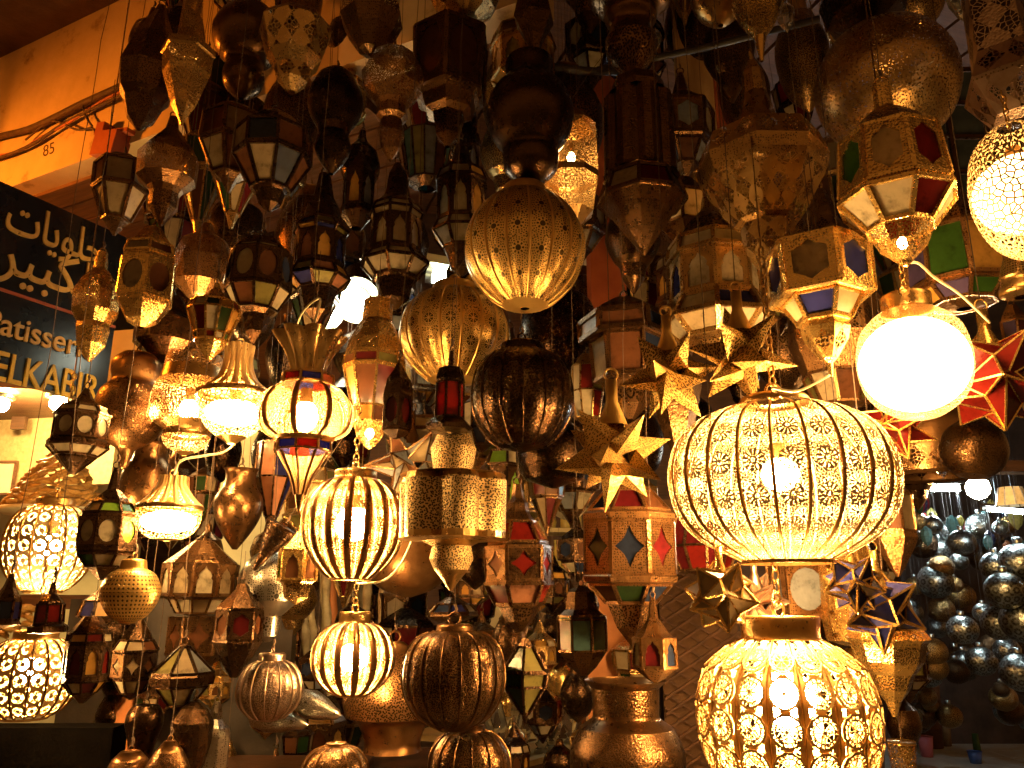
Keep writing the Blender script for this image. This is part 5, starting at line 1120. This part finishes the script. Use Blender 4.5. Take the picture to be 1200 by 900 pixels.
# bundle of knobbly canes against the wall
cm = plain('cane_wood', [(0.3, (0.22, 0.16, 0.08)), (0.5, (0.42, 0.34, 0.18)), (0.7, (0.52, 0.44, 0.26))], 14, 0.5, 0.3)
for k in range(15):
    b = P(335 + k * 9 + random.uniform(-3, 3), 815 + random.uniform(-10, 10), 3.5 + 0.03 * (k % 3)); t = P(322 + k * 10 + random.uniform(-14, 14), 655 + random.uniform(-25, 25), 3.75 + 0.03 * (k % 3))
    n = 9; pts = []; rs = []
    for i in range(n):
        pts.append((t - b) * (i / (n - 1)) + Vector((random.uniform(-.004, .004), 0, 0))); rs.append(0.017 + (0.006 if i % 2 else 0))
    o = link('walking_cane', MB().tube(pts, rs, 7).mesh('walking_cane', ORANGE if k == 7 else cm, True), None, b)
    tag(o, 'orange wooden cane standing in the bundle' if k == 7 else 'pale knobbly wooden cane leaning in the bundle behind the lit ribbed globe', 'cane', None if k == 7 else 'canes leaning on the wall')
# silver horn shaped things below the rose silver globe
for (x, y, x2, y2, lab) in ((300, 838, 356, 849, 'embossed silver cone lying under the rose silver globe'), (352, 820, 396, 838, 'embossed silver cone lying right of the rose silver globe')):
    a, b = P(x, y, 2.62), P(x2, y2, 2.55); dv = b - a; L = dv.length
    q = dv.to_track_quat('Z', 'Y')
    rt = bpy.data.objects.new('silver_cone', None); COL.objects.link(rt); rt.location = a; rt.rotation_euler = q.to_euler(); tag(rt, lab, 'silver cone')
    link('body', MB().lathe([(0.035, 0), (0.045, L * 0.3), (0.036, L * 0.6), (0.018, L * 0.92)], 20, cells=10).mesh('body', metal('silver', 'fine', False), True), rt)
    link('tip', MB().lathe([(0.019, L * 0.90), (0.017, L * 0.97), (0.002, L * 1.08)], 16, cells=10).mesh('tip', metal('silver'), True), rt)
# dark display tables along the bottom
block('display_table', 250, 905, 2.62, (0.95, 0.6), WOOD, 'dark wooden display table under the small domed lanterns', 'table')
block('display_table', 470, 890, 2.95, (0.5, 0.5), WOOD, 'dark wooden display table under the glittering copper dome', 'table')
block('urn_plinth', 735, 968, 2.25, (0.32, 0.32), WOOD, 'dark plinth carrying the large brass urn', 'plinth')
# white power cords
for (pts, lab) in (([(1058, 310, 1.95), (1075, 308, 1.95), (1095, 325, 1.95), (1125, 345, 1.97), (1160, 378, 2.0)], 'pale flex looping from the gold octagonal lantern to the right'),
                   ([(918, 466, 1.93), (905, 455, 1.92), (935, 458, 1.92), (972, 440, 2.0)], 'pale flex running from the huge globe towards the blue windowed lantern'),
                   ([(275, 520, 2.38), (262, 530, 2.36), (240, 534, 2.33), (212, 540, 2.3), (205, 556, 2.3)], 'pale flex looping between the two fluted dish lanterns'),
                   ([(418, 684, 2.3), (450, 680, 2.3), (470, 660, 2.32), (482, 635, 2.35)], 'pale flex curling away under the lit ribbed globe'),
                   ([(345, 392, 2.2), (355, 365, 2.2), (375, 350, 2.25), (366, 385, 2.2)], 'pale flex knotted over the petal crown')):
    cable('power_cord', pts, 0.0034, CREAM, lab, 'cord', plane=False)

# ------------------------------------------------------------------ the silver shop on the right
def at_floor(px, py):
    dr = P(px, py, 1.0) - Vector((0, 0, EYE)); t = -EYE / dr.z; return Vector((dr.x * t, dr.y * t, 0))
bw = P(1130, 700, 9.2)
g = MB().box((0, 0, 0), (6.0, 0.15, 4.6)); o = link('wall_silver_shop', g.mesh('wall_silver_shop', plain('shop_dark', [(0.3, (0.03, 0.022, 0.018)), (0.7, (0.09, 0.06, 0.045))], 4, 0.6, 0.4)), None, (bw.x, bw.y + 0.4, 2.3)); o['kind'] = 'structure'
sw = P(1056, 700, 6.6)
o = link('wall_divider', MB().box((0, 0, 0), (0.12, 3.6, 4.6)).mesh('wall_divider', WOOD), None, (sw.x - 0.12, sw.y + 0.6, 2.3), (0, 0, -0.42)); o['kind'] = 'structure'
TILE = plain('pale_floor_tile', [(0.3, (0.50, 0.50, 0.44)), (0.7, (0.66, 0.66, 0.58))], 5, 0.35, 0.1)
fc = at_floor(1115, 882)
tm = MB().box((0, 0, 0.006), (0.392, 0.392, 0.012)).mesh('floor_tile', TILE)
fr = link('floor_silver_shop', MB().box((0, 0, 0.0), (3.2, 3.2, 0.008)).mesh('floor_silver_shop', plain('grout', [(0.3, (0.08, 0.08, 0.07)), (0.7, (0.13, 0.12, 0.11))], 10, 0.8, 0.2)), None, (fc.x, fc.y, 0.004)); fr['kind'] = 'structure'
for i in range(8):
    for j in range(8): link('floor_tile', tm, fr, (-1.4 + 0.4 * i, -1.4 + 0.4 * j, 0.004))
lt = P(1130, 548, 5.2)
o = link('lintel', MB().box((0, 0, 0), (1.6, 0.14, 0.07)).mesh('lintel', WOOD), None, (lt.x + 0.2, lt.y, lt.z)); o['kind'] = 'structure'
tube_lamp(P(1062, 578, 6.4), P(1082, 577, 6.4), 0.020, 700.0, COOL, 'short bluish tube lamp under the lintel of the silver shop', 'tube lamps of the silver shop')
tube_lamp(P(1085, 573, 6.2), P(1128, 572, 6.2), 0.020, 700.0, COOL, 'long bluish tube lamp in the middle of the silver shop', 'tube lamps of the silver shop')
tube_lamp(P(1150, 596, 5.0), P(1215, 602, 5.0), 0.012, 200.0, COOL, 'bluish tube lamp behind the bare bulb', 'tube lamps of the silver shop')
c = P(1146, 572, 3.9); rt = bpy.data.objects.new('bare_bulb', None); COL.objects.link(rt); rt.location = c; tag(rt, 'dazzling bare bulb hanging in front of the silver shop', 'bulb')
link('bulb', ico(0.055, 2).mesh('bulb', emit('bulb', WARM, 500.0), True), rt)
link('socket', MB().lathe([(0.02, 0.12), (0.022, 0.05)], 12).mesh('socket', BLACK, True), rt)
link('cord', MB().tube([(0, 0, 0.12), (0, 0, 1.2)], 0.004, 5).mesh('cord', BLACK), rt)
c = P(1185, 582, 4.4); rt = bpy.data.objects.new('striped_shade', None); COL.objects.link(rt); rt.location = c; tag(rt, 'pale ribbed fabric lamp shade at the right edge beside the bare bulb', 'lamp shade')
for k in range(10):
    a0, a1 = 2 * math.pi * k / 10, 2 * math.pi * (k + 0.9) / 10
    link('panel', MB().quad((0.06 * math.cos(a0), 0.06 * math.sin(a0), 0.05), (0.06 * math.cos(a1), 0.06 * math.sin(a1), 0.05), (0.085 * math.cos(a1), 0.085 * math.sin(a1), -0.05), (0.085 * math.cos(a0), 0.085 * math.sin(a0), -0.05)).mesh('panel', glass('frost')), rt)
# silver balls
BALLS = []; BALLK = -1
def silver_ball(px, py, wpx, d, label, group, mat=None, pat='ring'):
    c = P(px, py, d); r = wpx / 2 * d / FPX * 0.88
    rt = bpy.data.objects.new('silver_ball_lantern', None); COL.objects.link(rt); rt.location = c; BALLS.append((BALLK, rt)); tag(rt, label, 'ball lantern', group)
    key = ('sb', mat, pat)
    if key not in UNIT:
        pr = [(math.sin(math.pi * (i + 0.9) / 13.8), math.cos(math.pi * (i + 0.9) / 13.8)) for i in range(13)]
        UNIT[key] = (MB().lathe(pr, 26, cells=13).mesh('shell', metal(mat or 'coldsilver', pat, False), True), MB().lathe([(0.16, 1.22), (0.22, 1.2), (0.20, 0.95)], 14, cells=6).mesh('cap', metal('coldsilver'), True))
    rz = random.uniform(0, 6)
    link('shell', UNIT[key][0], rt, (0, 0, 0), (0, 0, rz), (r, r, r * 0.94)); link('cap', UNIT[key][1], rt, (0, 0, 0), (0, 0, 0), (r, r, r))
    link('cord', MB().tube([(0, 0, r * 1.2), (0, 0, max(r * 1.2 + 0.1, 2.9 - c.z))], 0.0014, 4).mesh('cord', BLACK), rt)
SB = [(1167, 664, 40, 5.0, 'pale silver ball with rings upper left of the bright cluster'), (1196, 660, 56, 4.9, 'silver ball cut off by the right edge above the bright cluster'), (1178, 692, 52, 4.8, 'largest silver ball engraved with rings at the right'),
      (1172, 730, 48, 5.0, 'silver ball with small rings under the largest one'), (1200, 728, 60, 4.8, 'silver ball cut off by the right edge below the largest one'), (1196, 788, 52, 5.2, 'dim silver ball at the right edge low down'),
      (1128, 738, 40, 5.6, 'shiny silver ball in the middle of the far shop'), (1096, 682, 46, 6.0, 'dim silver ball left of the bright cluster'), (1152, 718, 26, 5.4, 'small dark silver ball below the largest one'),
      (1088, 790, 36, 6.2, 'pale silver ball low in the far shop beside the flared lantern'), (1150, 775, 40, 5.8, 'brown toned silver ball low in the far shop'), (1180, 762, 34, 5.5, 'small silver ball between the two lower right ones'), (1102, 645, 34, 6.5, 'dark ball high in the far shop')]
for x, y, w_, d, lab in SB: silver_ball(x, y, w_, d, lab, 'silver balls of the far shop', pat='ring')
HID2 = {2, 4, 5, 6, 8, 9, 11, 13, 15, 16, 18, 22, 25, 30, 33, 35, 38, 39, 42, 43, 45, 49, 50, 52, 55, 58, 59, 60, 61, 62, 63, 65, 66, 70, 73, 74, 75, 78, 79, 80, 82, 85, 88, 89, 90, 92, 97, 98, 99, 100, 103, 107, 108, 109, 111, 112, 114, 116, 119, 121, 122, 123, 124, 126, 129, 130, 132, 134, 135, 136, 138, 139, 143, 144, 147}; random.seed(99)
for k in range(150):
    x, y = random.uniform(1062, 1215), random.uniform(610, 850); d = random.uniform(5.6, 8.2)
    wq, mq = random.uniform(20, 38), random.choice(['coldsilver', 'coldsilver', 'brass', 'bronze'])
    if k in HID2: continue
    BALLK = k
    silver_ball(x, y, wq, d, 'small dim ball lantern hanging deep inside the far shop', 'dim balls deep in the far shop', mq, 'fine')
for k in range(26):
    x, y = random.uniform(1075, 1205), random.uniform(588, 660); d = random.uniform(5.6, 7.5); c = P(x, y, d)
    gk = random.choice(['darkgreen', 'olive', 'wine', 'brown', 'teal', 'green', 'darkblue'])
    key = ('tiny', gk)
    if key not in UNIT:
        UNIT[key] = MB().lathe([(0.01, 0.10), (0.05, 0.06), (0.06, 0.0), (0.04, -0.06), (0.005, -0.10)], 8, cells=8).mesh('glass_body', glass(gk))
    rt = bpy.data.objects.new('coloured_glass_lantern', None); COL.objects.link(rt); rt.location = c
    tag(rt, 'small %s glass lantern hanging under the tube lamps of the far shop' % {'olive': 'yellowish', 'wine': 'dark red', 'darkgreen': 'dark green', 'darkblue': 'dark blue'}.get(gk, gk), 'lantern', 'small coloured lanterns of the far shop')
    sc = random.uniform(0.45, 0.8); link('glass_body', UNIT[key], rt, scale=(sc, sc, sc)); link('cord', MB().tube([(0, 0, 0.1), (0, 0, max(0.2, 2.9 - c.z))], 0.0014, 4).mesh('cord', BLACK), rt)
# things on the floor of the far shop
def floor_pot(name, px, ytop, ybot, wt, wb, mat, label, cat):
    b = at_floor(px, ybot); dd = depth_of(b.y, 0); h = (ybot - ytop) * dd / FPX; r1, r0 = wt / 2 * dd / FPX, wb / 2 * dd / FPX
    rt = bpy.data.objects.new(name, None); COL.objects.link(rt); rt.location = (b.x, b.y, 0.02); tag(rt, label, cat)
    link('body', MB().lathe([(r1 * 0.93, h * 0.96), (r1 * 0.95, h), (r1, h), (r0, 0), (0.001, 0)], 24, cells=10).mesh('body', mat, True), rt)
    link('rim', MB().tube([(r1 * 1.02 * math.cos(2 * math.pi * i / 24), r1 * 1.02 * math.sin(2 * math.pi * i / 24), h) for i in range(24)], r1 * 0.05, 6, True).mesh('rim', mat, True), rt)
floor_pot('plastic_bucket', 1087, 867, 889, 17, 13, plain('pink_plastic', [(0.3, (0.50, 0.12, 0.14)), (0.7, (0.60, 0.18, 0.20))], 4, 0.4, 0.05), 'pink plastic bucket on the far shop floor', 'bucket')
floor_pot('plastic_basin', 1144, 884, 897, 16, 12, plain('blue_plastic', [(0.3, (0.05, 0.10, 0.30)), (0.7, (0.08, 0.15, 0.40))], 4, 0.4, 0.05), 'blue plastic basin on the far shop floor', 'basin')
floor_pot('green_bottle', 1146, 864, 885, 7, 9, GL['green'], 'green bottle standing behind the blue basin', 'bottle')
floor_pot('wicker_jar', 1092, 800, 878, 34, 26, WOODX, 'tall brown wooden jar at the back of the far shop', 'jar')
floor_pot('wicker_jar', 1108, 845, 876, 17, 14, plain('straw', [(0.3, (0.16, 0.10, 0.04)), (0.7, (0.26, 0.17, 0.07))], 20, 0.8, 0.5), 'small straw jar beside the tall brown jar', 'jar')
c = at_floor(1180, 905)
o = link('wooden_chest', MB().box((0, 0, 0.4), (0.7, 0.5, 0.8)).box((0, 0, 0.82), (0.74, 0.54, 0.05)).mesh('wooden_chest', WOOD), None, (c.x, c.y - 3.2, 0.0)); tag(o, 'dark wooden chest at the lower right corner', 'chest')
# window with glazing bars behind the octagonal lantern
c = P(1135, 160, 3.6); rt = bpy.data.objects.new('glazed_window', None); COL.objects.link(rt); rt.location = (c.x, c.y, c.z - 0.35); tag(rt, 'dark glazed window with metal bars behind the gold octagonal lantern', 'window')
fm_ = MB()
for k in range(4): fm_.beam((-0.25 + k * 0.17, 0, 0), (-0.25 + k * 0.17, 0, 0.7), 0.018)
for k in range(5): fm_.beam((-0.25, 0, k * 0.175), (0.26, 0, k * 0.175), 0.014)
link('glazing_bars', fm_.mesh('glazing_bars', metal('bronze')), rt)
pm_ = MB().box((0, 0, 0), (0.15, 0.006, 0.155)).mesh('pane', plain('dark_pane', [(0.3, (0.02, 0.025, 0.025)), (0.7, (0.06, 0.07, 0.07))], 5, 0.08, 0.1))
for i in range(3):
    for j in range(4): link('pane', pm_, rt, (-0.165 + i * 0.17, 0.012, 0.0875 + j * 0.175))
# glass chandelier drops at the top right
for (x, y, w_, lab) in ((921, 22, 22, 'hanging cut crystal drop at the top above the copper bell lantern'), (1128, 2, 34, 'cut crystal chandelier bowl at the very top right'), (768, 48, 16, 'clear glass bulb behind the vase pendant')):
    c = P(x, y, 2.8); r = w_ / 2 * 2.8 / FPX
    rt = bpy.data.objects.new('crystal_drop', None); COL.objects.link(rt); rt.location = c; tag(rt, lab, 'crystal')
    link('crystal', MB().lathe([(r * 0.3, r * 2), (r, r * 0.9), (r * 0.9, 0), (r * 0.5, -r), (0.001, -r * 1.7)], 8, cells=8).mesh('crystal', GL['clear']), rt)
    link('cord', MB().tube([(0, 0, r * 2), (0, 0, CEIL - c.z)], 0.002, 4).mesh('cord', BLACK), rt)
